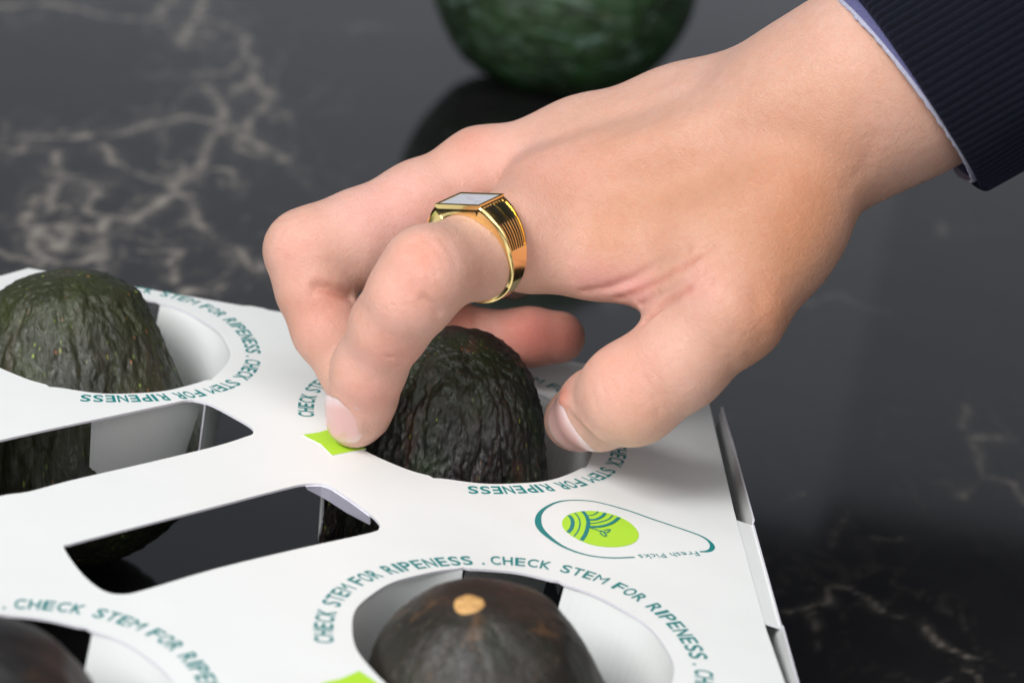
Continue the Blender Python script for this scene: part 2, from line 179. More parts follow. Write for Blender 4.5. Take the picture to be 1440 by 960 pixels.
def build_table():
    xs=np.concatenate([[-4,-1.5,-.7],np.linspace(-.36,.42,430),[.7,1.5,4]])
    ys=np.concatenate([[-2,-.8,-.3],np.linspace(-.12,1.15,560),[1.4,1.8,2.4]])
    X,Y=np.meshgrid(xs,ys); nx,ny=len(xs),len(ys)
    wx=X+(fbm(X*55,Y*36,4,1)-.5)*.011; wy=Y+(fbm(X*55,Y*36,4,7)-.5)*.022
    v=np.zeros(X.shape)
    for q in DATA['veins']:
        d=seg_dist(wx,wy*1.0,q['p']); wd=q['w']*(.00034 if q['a']>.95 else .00032)*(1+.9*Y.clip(0,1))*(.55+.9*fbm(X*70+5,Y*45,3,21))
        nz=fbm(X*210,Y*120,3,11)
        v=np.maximum(v,q['a']*(1 if q['a']>.95 else .75)*np.clip(-.25+1.9*nz,0,1.1)*np.exp(-(d/wd)**2)); v=np.maximum(v,q['a']*.42*np.clip(nz*2-.75,0,1)*np.exp(-(d/(wd*3.2))**2))
    # finer side veins: a noise ridge that shows only near the main net
    near=np.zeros(X.shape)
    for q in DATA['veins']: near=np.maximum(near,(1.25 if q['a']>.95 else .35*q['a'])*np.exp(-(seg_dist(X,Y,q['p'])/.030)**2))
    rg=np.abs(fbm(wx*34+3,wy*19,4,31)-.5); rg2=np.abs(fbm(wx*60+9,wy*34,4,47)-.5)
    v=np.maximum(v,near*.55*np.exp(-(rg/.012)**2)*fbm(X*60,Y*40,3,5)*1.3); v=np.maximum(v,near*.40*np.exp(-(rg2/.012)**2)*fbm(X*50,Y*30,3,6)*1.3)
    v=np.maximum(v,.16*np.clip(fbm(X*45,Y*30,4,77)*3-1.9,0,1)*np.exp(-(rg/.02)**2))
    verts=np.stack([X,Y,np.zeros_like(X)],-1).reshape(-1,3)
    i=np.arange(nx*ny).reshape(ny,nx); f=np.stack([i[:-1,:-1],i[:-1,1:],i[1:,1:],i[1:,:-1]],-1).reshape(-1,4)
    o=mesh_obj('countertop',verts,f,mk_table()); o['kind']='structure'
    vv=np.clip(v.ravel(),0,1); attr(o,'vein',np.stack([vv,vv,vv,np.ones_like(vv)],-1))
build_table()

# ------------------------------------------------------------------ the tray
HC={'C':(0,0),'A':(-.1023,.0150),'D':(.0211,-.1164),'B':(-.0772,-.1746)}
RIM=.0358
tray=empty('avocado_tray',(0,0,0))
tag(tray,'white card avocado tray with printed holes, standing on the dark stone countertop','tray')
def rimpt(k,a,r=RIM):
    cx,cy=HC[k]; return (cx+r*math.cos(a),cy+r*math.sin(a))
RE=DATA['edges']['right']; 
def right_x(y):
    (x0,y0),(x1,y1)=RE[0],RE[-1]
    for (a,b),(c,d) in zip(RE[:-1],RE[1:]):
        if y>=d: return a+(c-a)*(b-y)/(b-d)
    return x1+(x1-RE[-2][0])*(y1-y)/(RE[-2][1]-y1)
outline=[(-.1333,.0589),(-.0700,.0583),(-.0675,.0592),(-.0640,.0592),(-.0622,.0585),(.0625,.0590),(.0660,.0575),(right_x(.05),.0500),(right_x(0),0),tuple(RE[1]),tuple(RE[2]),(right_x(-.15),-.15),(right_x(-.235),-.235),(-.155,-.235),(-.152,-.02),(-.1480,.033)]
def smooth_closed(p,n=6):
    """Catmull-Rom through traced points"""
    out=[];N=len(p)
    for i in range(N):
        a,b,c,d=[np.array(p[(i+k-1)%N]) for k in range(4)]
        for t in np.linspace(0,1,n,endpoint=False):
            out.append(tuple(.5*((2*b)+(-a+c)*t+(2*a-5*b+4*c-d)*t*t+(-a+3*b-3*c+d)*t**3)))
    return out
def smooth_open(p,n=6):
    q=[tuple(2*np.array(p[0])-np.array(p[1]))]+[tuple(x) for x in p]+[tuple(2*np.array(p[-1])-np.array(p[-2]))]; out=[]
    for i in range(1,len(q)-2):
        a,b,c,d=[np.array(x) for x in q[i-1:i+3]]
        for t in np.linspace(0,1,n,endpoint=False): out.append(tuple(.5*((2*b)+(-a+c)*t+(2*a-5*b+4*c-d)*t*t+(-a+3*b-3*c+d)*t**3)))
    out.append(tuple(p[-1])); return out
def hole(k):
    pts=[]
    for i in range(160):
        a=2*math.pi*i/160; r=RIM+.00022*math.sin(5*a+ord(k))+.00015*math.sin(13*a)
        for a0,w_,dd in ((math.radians(-97),.05,.0011),(math.radians(-24),.06,.0013),(math.radians(76),.03,.0010),(math.radians(112),.03,.0008)):
            x=(a-a0+math.pi)%(2*math.pi)-math.pi
            if 0<x<w_*5: r+=dd*math.exp(-x/w_)
        pts.append(rimpt(k,a,r))
    return pts
card_t=.0006
def sheet(name,loops,z,t,mat,side,parent):
    cu=bpy.data.curves.new(name,'CURVE'); cu.dimensions='2D'; cu.fill_mode='BOTH'; cu.extrude=t/2
    for L in loops:
        s=cu.splines.new('POLY'); s.points.add(len(L)-1); s.use_cyclic_u=True
        for p,(x,y) in zip(s.points,L): p.co=(x,y,0,1)
    tmp=bpy.data.objects.new('tmp',cu); sc.collection.objects.link(tmp)
    me=bpy.data.meshes.new_from_object(tmp); bpy.data.objects.remove(tmp); bpy.data.curves.remove(cu)
    me.name=name; me.materials.clear(); me.materials.append(mat); me.materials.append(side)
    for p in me.polygons: p.material_index=0 if abs(p.normal.z)>.7 else 1; p.use_smooth=False
    o=bpy.data.objects.new(name,me); o.location=(0,0,z); return link(o,parent)
slots=[smooth_closed(s,3) for s in DATA['slots']]
sheet('top_panel',[outline]+[hole(k) for k in HC]+slots,H-card_t/2,card_t,card_m,edge_m,tray)
def strip_wall(name,top,bot,t=.0005,mat=card_m,parent=tray,closed=False):
    """thin folded card: two rows of points given some thickness"""
    top=[V3(p) for p in top]; bot=[V3(p) for p in bot]; n=len(top); vs=[]
    for i in range(n):
        j=min(i+1,n-1); k=max(i-1,0); tg=(top[j]-top[k]); nn=tg.cross(bot[i]-top[i]).normalized()*t/2
        vs+= [top[i]+nn,bot[i]+nn,bot[i]-nn,top[i]-nn]
    fs=[]
    for i in range(n-1):
        a,b=4*i,4*i+4
        for q in range(4): fs.append((a+q,a+(q+1)%4,b+(q+1)%4,b+q))
    fs.append((0,1,2,3)); fs.append((4*n-1,4*n-2,4*n-3,4*n-4))
    return mesh_obj(name,[tuple(v) for v in vs],fs,mats=[mat,edge_m],parent=parent,smooth=False,midx=[ (0 if q%4 in(0,2) else 1) for q in range(4*(n-1))]+[1,1])
# side walls down to the counter
zt=H-card_t-.0002
strip_wall('side_wall',[(-.131,.0565,zt),(-.112,.0565,zt)],[(-.131,.0565,.0003),(-.118,.0565,.0003)])
strip_wall('side_wall',[(.046,.0565,zt),(.063,.0565,zt)],[(.052,.0565,.0003),(.063,.0565,.0003)])
OUT=DATA['edges']['outer']
ow=[(OUT[0][0],OUT[0][1],H-.0005),(OUT[0][0]+.0002,OUT[0][1]-.004,H+.0006),(OUT[1][0],OUT[1][1],H+.0004)]
def outw(y):
    a,b=OUT[0],OUT[-1]; t=(a[1]-y)/(a[1]-b[1]); return a[0]+(b[0]-a[0])*t
strip_wall('side_wall',[(outw(y),y,H-.0002 if y>.03 else H+.0004) for y in (.0445,.035,.02,0,-.0295)],[(outw(y)-.0035,y-.002,.0003) for y in (.0445,.035,.02,0,-.0295)])
strip_wall('side_wall',[(outw(y),y,H-.0006) for y in (-.0303,-.05,-.0840)],[(outw(y)-.0035,y-.002,.0003) for y in (-.0303,-.05,-.0840)])
strip_wall('side_wall',[(outw(y),y,H+.0002) for y in (-.0846,-.12,-.18,-.234)],[(outw(y)-.0035,y-.002,.0003) for y in (-.0846,-.12,-.18,-.234)])
# folded shoulder that joins the sheet to the middle side wall
ys=np.linspace(-.0303,-.0840,14)
strip_wall('folded_edge',[(right_x(y)-.0004,y,H-.0003) for y in ys],[(outw(y)+.0001,y,H-.0011) for y in ys],.0004)
strip_wall('side_wall',[(-.153,-.23,zt),(-.150,-.02,zt),(-.1455,.031,zt)],[(-.153,-.23,.0003),(-.150,-.02,.0003),(-.1455,.031,.0003)])
# curved cradle flaps folded down round each hole
def flap(k,a0,a1,depth,r0=RIM+.0006,r1=.0335,cut0=0,cut1=0):
    a=np.radians(np.linspace(a0,a1,26)); top=[];bot=[]
    for i,x in enumerate(a):
        t=i/25; top.append((*rimpt(k,x,r0),H-card_t-.0001))
        xx=x+math.radians(cut0*(1-t)-cut1*t); dd=depth*(1-.25*(2*t-1)**6); bot.append((*rimpt(k,xx,r1),H-dd))
    o=strip_wall('cradle_flap',top,bot,.0005); return o
for k in HC:
    flap(k,-24,74,.046,cut0=8,cut1=-3); flap(k,113,196,.044,cut0=-2,cut1=6); flap(k,281,335,.036 if k=='A' else .046,cut0=2,cut1=6)
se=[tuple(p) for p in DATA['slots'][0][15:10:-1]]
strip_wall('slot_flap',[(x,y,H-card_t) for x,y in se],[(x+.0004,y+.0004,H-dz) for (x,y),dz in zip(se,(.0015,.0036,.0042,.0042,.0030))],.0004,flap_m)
# ---- printing
def flat_print(name,polys,z,mat,parent=tray):
    vs=[];fs=[]
    for q in polys:
        b=len(vs); vs+=[(x,y,z) for x,y in q[0]]; fs+=[tuple(b+i for i in f) for f in q[1]]
    return mesh_obj(name,vs,fs,mat,parent,smooth=False)
def ribbon(p,wd,n=6):
    P=np.array(smooth_open(p,n)); N=len(P)
    if np.isscalar(wd): W_=np.full(N,wd)
    else: W_=np.interp(np.linspace(0,len(wd)-1,N),range(len(wd)),wd)
    T=np.gradient(P,axis=0); T/=np.linalg.norm(T,axis=1)[:,None]+1e-12; Nn=np.stack([-T[:,1],T[:,0]],1)
    L=P+Nn*W_[:,None]/2; R_=P-Nn*W_[:,None]/2
    return ([tuple(x) for x in L]+[tuple(x) for x in R_],[(i,i+1,N+i+1,N+i) for i in range(N-1)])
glyphs={}
def glyph(ch,bold=.018):
    if (ch,bold) in glyphs: return glyphs[(ch,bold)]
    cu=bpy.data.curves.new('g','FONT'); cu.body=ch; cu.size=1; cu.offset=bold if ch not in 'M' else 0.0; cu.resolution_u=4
    o=bpy.data.objects.new('g',cu); sc.collection.objects.link(o); me=bpy.data.meshes.new_from_object(o)
    v=np.array([x.co[:2] for x in me.vertices]); f=[tuple(p.vertices) for p in me.polygons]
    bpy.data.objects.remove(o); bpy.data.curves.remove(cu); bpy.data.meshes.remove(me)
    glyphs[(ch,bold)]=(v,f); return glyphs[(ch,bold)]
SPANS=[('CHECK',0,.225),('STEM',.262,.43),('FOR',.462,.59),('RIPENESS',.625,1.0)]
AZ=math.radians(9.9248); TH=3.26769+AZ; LL=1.55486; GG=0.11555; FF=[0.02339, 0.04048, 0.00408, -0.00607, -0.01405, -0.01541]
RT=.042
def rtext(a):
    b=a-AZ; return RT*(1+FF[0]*math.cos(2*b)+FF[1]*math.sin(2*b)+FF[2]*math.cos(3*b)+FF[3]*math.sin(3*b)+FF[4]*math.cos(4*b)+FF[5]*math.sin(4*b))
def ring_text(k):
    vs=[];fs=[];ht=.0043; cx,cy=HC[k]
    def put(ch,f0,f1,rep):
        v,f=glyph(ch)
        lo=v.min(0);hi=v.max(0); u=(v[:,0]-lo[0])/(hi[0]-lo[0]); vv=v[:,1]/.729
        if ch=='.': vv=v[:,1]/.729
        a=TH-(rep*(LL+GG)+(f0+(f1-f0)*u)*LL); 
        r=np.array([rtext(x) for x in a])+(vv-.5)*ht
        b=len(vs); vs.extend([(cx+rr*math.cos(x),cy+rr*math.sin(x),H+.00009) for rr,x in zip(r,a)]); fs.extend([tuple(b+i for i in q) for q in f])
    wid={'I':.38,'M':1.25,'N':1.05,'.':.3}
    for rep in range(3):
        for wd,s0,s1 in SPANS:
            W_=[wid.get(c,1.) for c in wd]; gap=.22; tot=sum(W_)+gap*(len(wd)-1); x=0
            for c,ww in zip(wd,W_):
                put(c,s0+(s1-s0)*x/tot,s0+(s1-s0)*(x+ww)/tot,rep); x+=ww+gap
        if rep<2: put('.',1.035,1.047,rep)
    return mesh_obj('ring_lettering',vs,fs,teal_m,tray,smooth=False)
for k in HC: ring_text(k)
tb=DATA['tab']
for k in HC:
    tx,ty={'D':(.0008,-.0050)}.get(k,(0,0)); q=[(x+HC[k][0]+tx,y+HC[k][1]+ty) for x,y in tb]
    q2=[q[0],tuple((np.array(q[0])+q[1])/2+np.array([.0003,-.0006])),q[1],tuple((np.array(q[1])+q[2])/2+np.array([-.0006,.0012])),q[2],tuple((np.array(q[2])+q[3])/2+np.array([.0002,.0004])),q[3],tuple((np.array(q[3])+q[0])/2+np.array([.0008,.0009]))]
    o=sheet('green_tab',[q2],H+.00012,.0002,lime_m,edge_m,tray)
LG=DATA['logo']; mm=.001
flat_print('logo_outline',[ribbon(LG['top'],[x*mm for x in LG['topw']]),],H+.00009,teal_m)
flat_print('logo_outline',[ribbon(LG['bot'],[x*mm for x in LG['botw']])],H+.00012,teal_m)
bl=smooth_closed(LG['blob'],4); flat_print('logo_disc',[(bl,[tuple(range(len(bl)))[::-1]])],H+.00009,lime_m)
for i,a in enumerate(LG['arcs']): flat_print('logo_stroke',[ribbon(a['p'],a['w']*mm,5)],H+.00013+.00002*i,teal_m)
def line_text(s,p0,p1,ht,z,mirror=1):
    p0=np.array(p0);p1=np.array(p1);d=p1-p0;L=np.linalg.norm(d);d/=L;n=np.array([-d[1],d[0]])
    adv=[];x=0
    for c in s:
        if c==' ': x+=.35; continue
        v,f=glyph(c,.0); adv.append((c,x-v[:,0].min())); x+=np.ptp(v[:,0])+.12
    sc_=L/(x-.12); vs=[];fs=[]
    for c,ox in adv:
        v,f=glyph(c,.0); b=len(vs)
        for q in v: P=p0+d*(q[0]+ox)*sc_+n*q[1]*ht/.729; vs.append((P[0],P[1],z))
        fs+=[tuple(b+i for i in q) for q in f]
    return mesh_obj('logo_lettering',vs,fs,teal_m,tray,smooth=False)
line_text('Fresh Picks',LG['text'][0],LG['text'][1],.0024,H+.00009)
# ------------------------------------------------------------------ avocados
def avocado(name,profile,length,mat,M4,wr=.0,seed=0,nu=180,nv=150,squash=1.0,dent=0.0):
    """profile: (t along axis from stem end 0..1, radius m)"""
    ts=np.linspace(0,1,nv); 
    # cosine spacing for round ends
    tt=(1-np.cos(np.pi*ts))/2; pr=np.array(profile); r=np.interp(tt,pr[:,0],pr[:,1])
    k=np.ones(7)/7; rp=np.convolve(np.pad(r,3,mode='edge'),k,'valid'); r=np.where((tt>.04)&(tt<.97),rp,r); r[0]=0;r[-1]=0
    # round the poles
    r=np.minimum(r,np.sqrt(np.clip(tt,0,1))*pr[:,1].max()*1.9); r=np.minimum(r,np.sqrt(np.clip(1-tt,0,1))*pr[:,1].max()*2.0)
    vs=np.zeros((nv,nu,3))
    for i in range(nv):
        for j in range(nu):
            a=2*math.pi*j/nu; x=math.cos(a);y=math.sin(a)*squash; z=-tt[i]*length
            q=V3((x*r[i],y*r[i],z)); rad=r[i]
            d=noise.fractal(V3((x*1.3+seed,y*1.3,z*22)),1.0,2.0,3)*.0012*min(1,rad/.01)
            if wr:
                m=V3((q.x*75+seed,q.y*75,q.z*26)); 
                wv=noise.noise(m*.8+V3((9,9,9)))*.7
                n1=1-abs(noise.noise(V3((m.x*1.7+wv,m.y*1.7+wv,m.z*1.0))))*2; n2=1-abs(noise.noise(V3((m.x*5.2+wv*3,m.y*5.2,m.z*6.5+wv*2))))*2
                n3=noise.noise(m*8.5+V3((wv,0,wv))); n4=noise.noise(m*17)
                n5=abs(noise.noise(V3((m.x*4.2,m.y*4.2,m.z*5.5+wv))))
                n6=noise.noise(V3((m.x*7.5+wv,m.y*7.5,m.z*2.6+wv)))
                d+= wr*(-.75*max(0,n1)**3-.22*max(0,n2)**3+.55*n6+.30*n3+.34*n4+.55*n5-.15)*min(1,rad/.006)
            if rad>1e-6:
                s=(rad+d)/rad; q.x*=s; q.y*=s
            vs[i,j]=q
    i=np.arange(nv*nu).reshape(nv,nu); i2=np.roll(i,-1,1)
    f=np.stack([i[:-1],i[1:],i2[1:],i2[:-1]],-1).reshape(-1,4)
    v=vs.reshape(-1,3); f=f.tolist()
    root=empty(name); root.matrix_world=M4
    o=mesh_obj('skin',v,f,mat,root)
    return root,o
def up_matrix(top,axis_down):
    z=-V3(axis_down).normalized(); x=V3((1,0,0)); y=z.cross(x).normalized(); x=y.cross(z).normalized()
    m=Matrix((x,y,z)).transposed().to_4x4(); m.translation=V3(top); return m
profC=[(0,.0),(.03,.0118),(.08,.0170),(.14,.0203),(.24,.0236),(.36,.0262),(.5,.0293),(.66,.0318),(.78,.0315),(.88,.0265),(.95,.0165),(1,0)]
aC,sC=avocado('avocado',profC,.0865,avoC_m,up_matrix((-.0030,.0025,.0915),(.01,-.03,-1)),wr=.00108,seed=3,nu=420,nv=330)
tag(aC,'dark wrinkled avocado pinched between finger and thumb in its tray hole','avocado','avocados in the tray holes')
profA=[(0,.0),(.03,.0145),(.08,.0192),(.14,.0222),(.24,.0258),(.36,.0296),(.5,.0335),(.66,.0355),(.78,.0340),(.88,.0290),(.95,.0190),(1,0)]
aA,sA=avocado('avocado',profA,.084,avoA_m,up_matrix((-.1150,.0250,.0815),(.20,-.25,-1)),wr=.00085,seed=11,nu=320,nv=240)
tag(aA,'olive green speckled avocado standing in the tray hole at the far left corner','avocado','avocados in the tray holes')
profD=[(0,.0),(.02,.0104),(.06,.0164),(.12,.0208),(.22,.0250),(.36,.0288),(.52,.0315),(.68,.0315),(.80,.0280),(.90,.0215),(.96,.014),(1,0)]
stD=V3((.0096,-.1310,.0825))
axD=V3((.24,.24,-1))
aD,sD=avocado('avocado',profD,.088,avoD_m,up_matrix(stD,axD),wr=.00026,seed=21,nu=200,nv=160)
tag(aD,'smooth brown black avocado with a tan stem scar, in the front right hole','avocado','avocados in the tray holes')
def scar(root,r=.0034):
    vs=[(0,0,.0006)];n=28
    for k,(rr,z) in enumerate(((.35,.0006),(.7,.0004),(.92,.0003),(1,-.0004),(1.02,-.0030))):
        for j in range(n):
            a=2*math.pi*j/n; q=rr*r*(1+.05*math.sin(3*a+1)); vs.append((q*math.cos(a),q*math.sin(a)*.9,z+.00015*math.sin(5*a)*(rr<.95)))
    fs=[(0,1+j,1+(j+1)%n) for j in range(n)]
    for k in range(4):
        for j in range(n): a=1+k*n+j;b=1+k*n+(j+1)%n; fs.append((a,a+n,b+n,b))
    o=mesh_obj('stem_scar',vs,fs,stem_m,root); return o
s_=scar(aD); s_.location=(0,0,-.0004)
aB,sB=avocado('avocado',profD,.088,avoB_m,up_matrix((-.0850,-.1860,.0850),(.17,.20,-1)),wr=.0001,seed=31,nu=160,nv=120)
tag(aB,'charcoal avocado cut off by the bottom left corner of the photo, in its tray hole','avocado','avocados in the tray holes')
profG=[(0,.0),(.02,.022),(.06,.036),(.14,.050),(.26,.0600),(.42,.0655),(.56,.0660),(.72,.0610),(.84,.0510),(.93,.0360),(.98,.020),(1,0)]
mg=up_matrix((-.067,.612,.0650),(.99,.10,-.04))
aG,sG=avocado('avocado',profG,.142,avoG_m,mg,wr=.0012,seed=41,nu=240,nv=200)
tag(aG,'large glossy green avocado lying on the countertop behind the hand','avocado')
# ------------------------------------------------------------------ the hand: smooth union of tapered bones on a grid, meshed by surface nets
HD=DATA['hand']; HS=.0009
def smin(a,b,k):
    h=np.clip(.5+.5*(b-a)/k,0,1); return b*(1-h)+a*h-k*h*(1-h)
allp=np.array([p for ch in HD.values() for l in ch for p in l])
lo=(allp[:,:3]-allp[:,3:4]).min(0)-.004; hi=(allp[:,:3]+allp[:,3:4]).max(0)+.004
hi[0]=min(hi[0],.135)
nn=np.ceil((hi-lo)/HS).astype(int)+1
gx=[lo[i]+HS*np.arange(nn[i]) for i in range(3)]
def chain_field(ch,F,k):
    for p,q in zip(ch[:-1],ch[1:]):
        p=np.array(p);q=np.array(q); rm=max(p[3],q[3])+.016
        a=np.minimum(p[:3],q[:3])-rm; b=np.maximum(p[:3],q[:3])+rm
        s=[slice(max(0,int((a[i]-lo[i])/HS)),min(nn[i],int((b[i]-lo[i])/HS)+2)) for i in range(3)]
        if any(t.stop<=t.start for t in s): continue
        X=gx[0][s[0]][:,None,None]-p[0];Y=gx[1][s[1]][None,:,None]-p[1];Z=gx[2][s[2]][None,None,:]-p[2]
        ba=q[:3]-p[:3];L2=ba@ba; t=np.clip((X*ba[0]+Y*ba[1]+Z*ba[2])/L2,0,1)
        d=np.sqrt((X-t*ba[0])**2+(Y-t*ba[1])**2+(Z-t*ba[2])**2)-(p[3]+(q[3]-p[3])*(t*t*(3-2*t)*.5+t*.5))
        F[s[0],s[1],s[2]]=smin(F[s[0],s[1],s[2]],d.astype(np.float32),k)
def fld(): return np.full(tuple(nn),.05,np.float32)
F=fld()
for ch in HD['palm']: chain_field(ch,F,.012)
for nm,k,kk in (('pinky',.003,.006),('ring',.003,.006),('middle',.0035,.007),('index',.0035,.0085),('thumb',.005,.014)):
    g=fld(); 
    for ch in HD[nm]: chain_field(ch,g,k)
    if nm in('middle','index'):
        # fingers do not melt into each other: blend only with the palm side
        F=np.where(F<.05,smin(F,g,kk),g) if nm=='pinky' else smin(F,g,kk if nm!='index' else .006)
    else: F=smin(F,g,kk)
def surface_nets(F,lo,h):
    S=F<0; n0,n1,n2=F.shape
    c=np.zeros((n0-1,n1-1,n2-1),np.int8)
    for i in (0,1):
        for j in (0,1):
            for k in (0,1): c+=S[i:n0-1+i,j:n1-1+j,k:n2-1+k]
    act=(c>0)&(c<8); idx=-np.ones(c.shape,np.int64); A=np.argwhere(act); idx[act]=np.arange(len(A))
    acc=np.zeros((len(A),3));cnt=np.zeros(len(A))
    for ax in range(3):
        o=[q for q in range(3) if q!=ax]
        for u in (0,1):
            for v in (0,1):
                p0=A.copy(); p0[:,o[0]]+=u; p0[:,o[1]]+=v; p1=p0.copy(); p1[:,ax]+=1
                f0=F[tuple(p0.T)].astype(float); f1=F[tuple(p1.T)].astype(float); m=(f0<0)!=(f1<0)
                t=np.where(m,f0/(f0-f1+1e-20),0); pos=p0.astype(float); pos[:,ax]+=t
                acc[m]+=pos[m]; cnt[m]+=1
    V=acc/cnt[:,None]*h+lo; Q=[]
    for ax in range(3):
        o=[(ax+1)%3,(ax+2)%3]; sh=[slice(None)]*3; s0=list(sh);s1=list(sh); s0[ax]=slice(0,-1);s1[ax]=slice(1,None)
        a=S[tuple(s0)];b=S[tuple(s1)]; E=np.argwhere(a!=b); ins=a[tuple(E.T)]
        ok=(E[:,o[0]]>0)&(E[:,o[1]]>0)&(E[:,o[0]]<F.shape[o[0]]-1)&(E[:,o[1]]<F.shape[o[1]]-1); E=E[ok];ins=ins[ok]
        def g(du,dv): e=E.copy(); e[:,o[0]]-=du; e[:,o[1]]-=dv; return idx[tuple(e.T)]
        q=np.stack([g(1,1),g(0,1),g(0,0),g(1,0)],1); q[~ins]=q[~ins][:,::-1]; Q.append(q)
    return V,np.concatenate(Q)
HVt,HFc=surface_nets(F,lo,HS)
def edges_of(Fc):
    e=np.concatenate([Fc[:,[0,1]],Fc[:,[1,2]],Fc[:,[2,3]],Fc[:,[3,0]]]); return e
def laplace(V,Fc,it,lam=.5):
    e=edges_of(Fc); n=len(V); deg=np.bincount(e[:,0],minlength=n)+np.bincount(e[:,1],minlength=n)
    for s in range(it):
        l=lam if s%2==0 else -lam*1.02
        acc=np.stack([np.bincount(e[:,0],V[e[:,1],k],n)+np.bincount(e[:,1],V[e[:,0],k],n) for k in range(3)],1)
        V=V+l*(acc/np.maximum(deg,1)[:,None]-V)
    return V
def vnormals(V,Fc):
    d1=V[Fc[:,2]]-V[Fc[:,0]];d2=V[Fc[:,3]]-V[Fc[:,1]];fn=np.cross(d1,d2); N=np.zeros_like(V)
    for k in range(4):
        for c in range(3): N[:,c]+=np.bincount(Fc[:,k],fn[:,c],len(V))
    return N/(np.linalg.norm(N,axis=1)[:,None]+1e-20)
HVt=laplace(HVt,HFc,10)
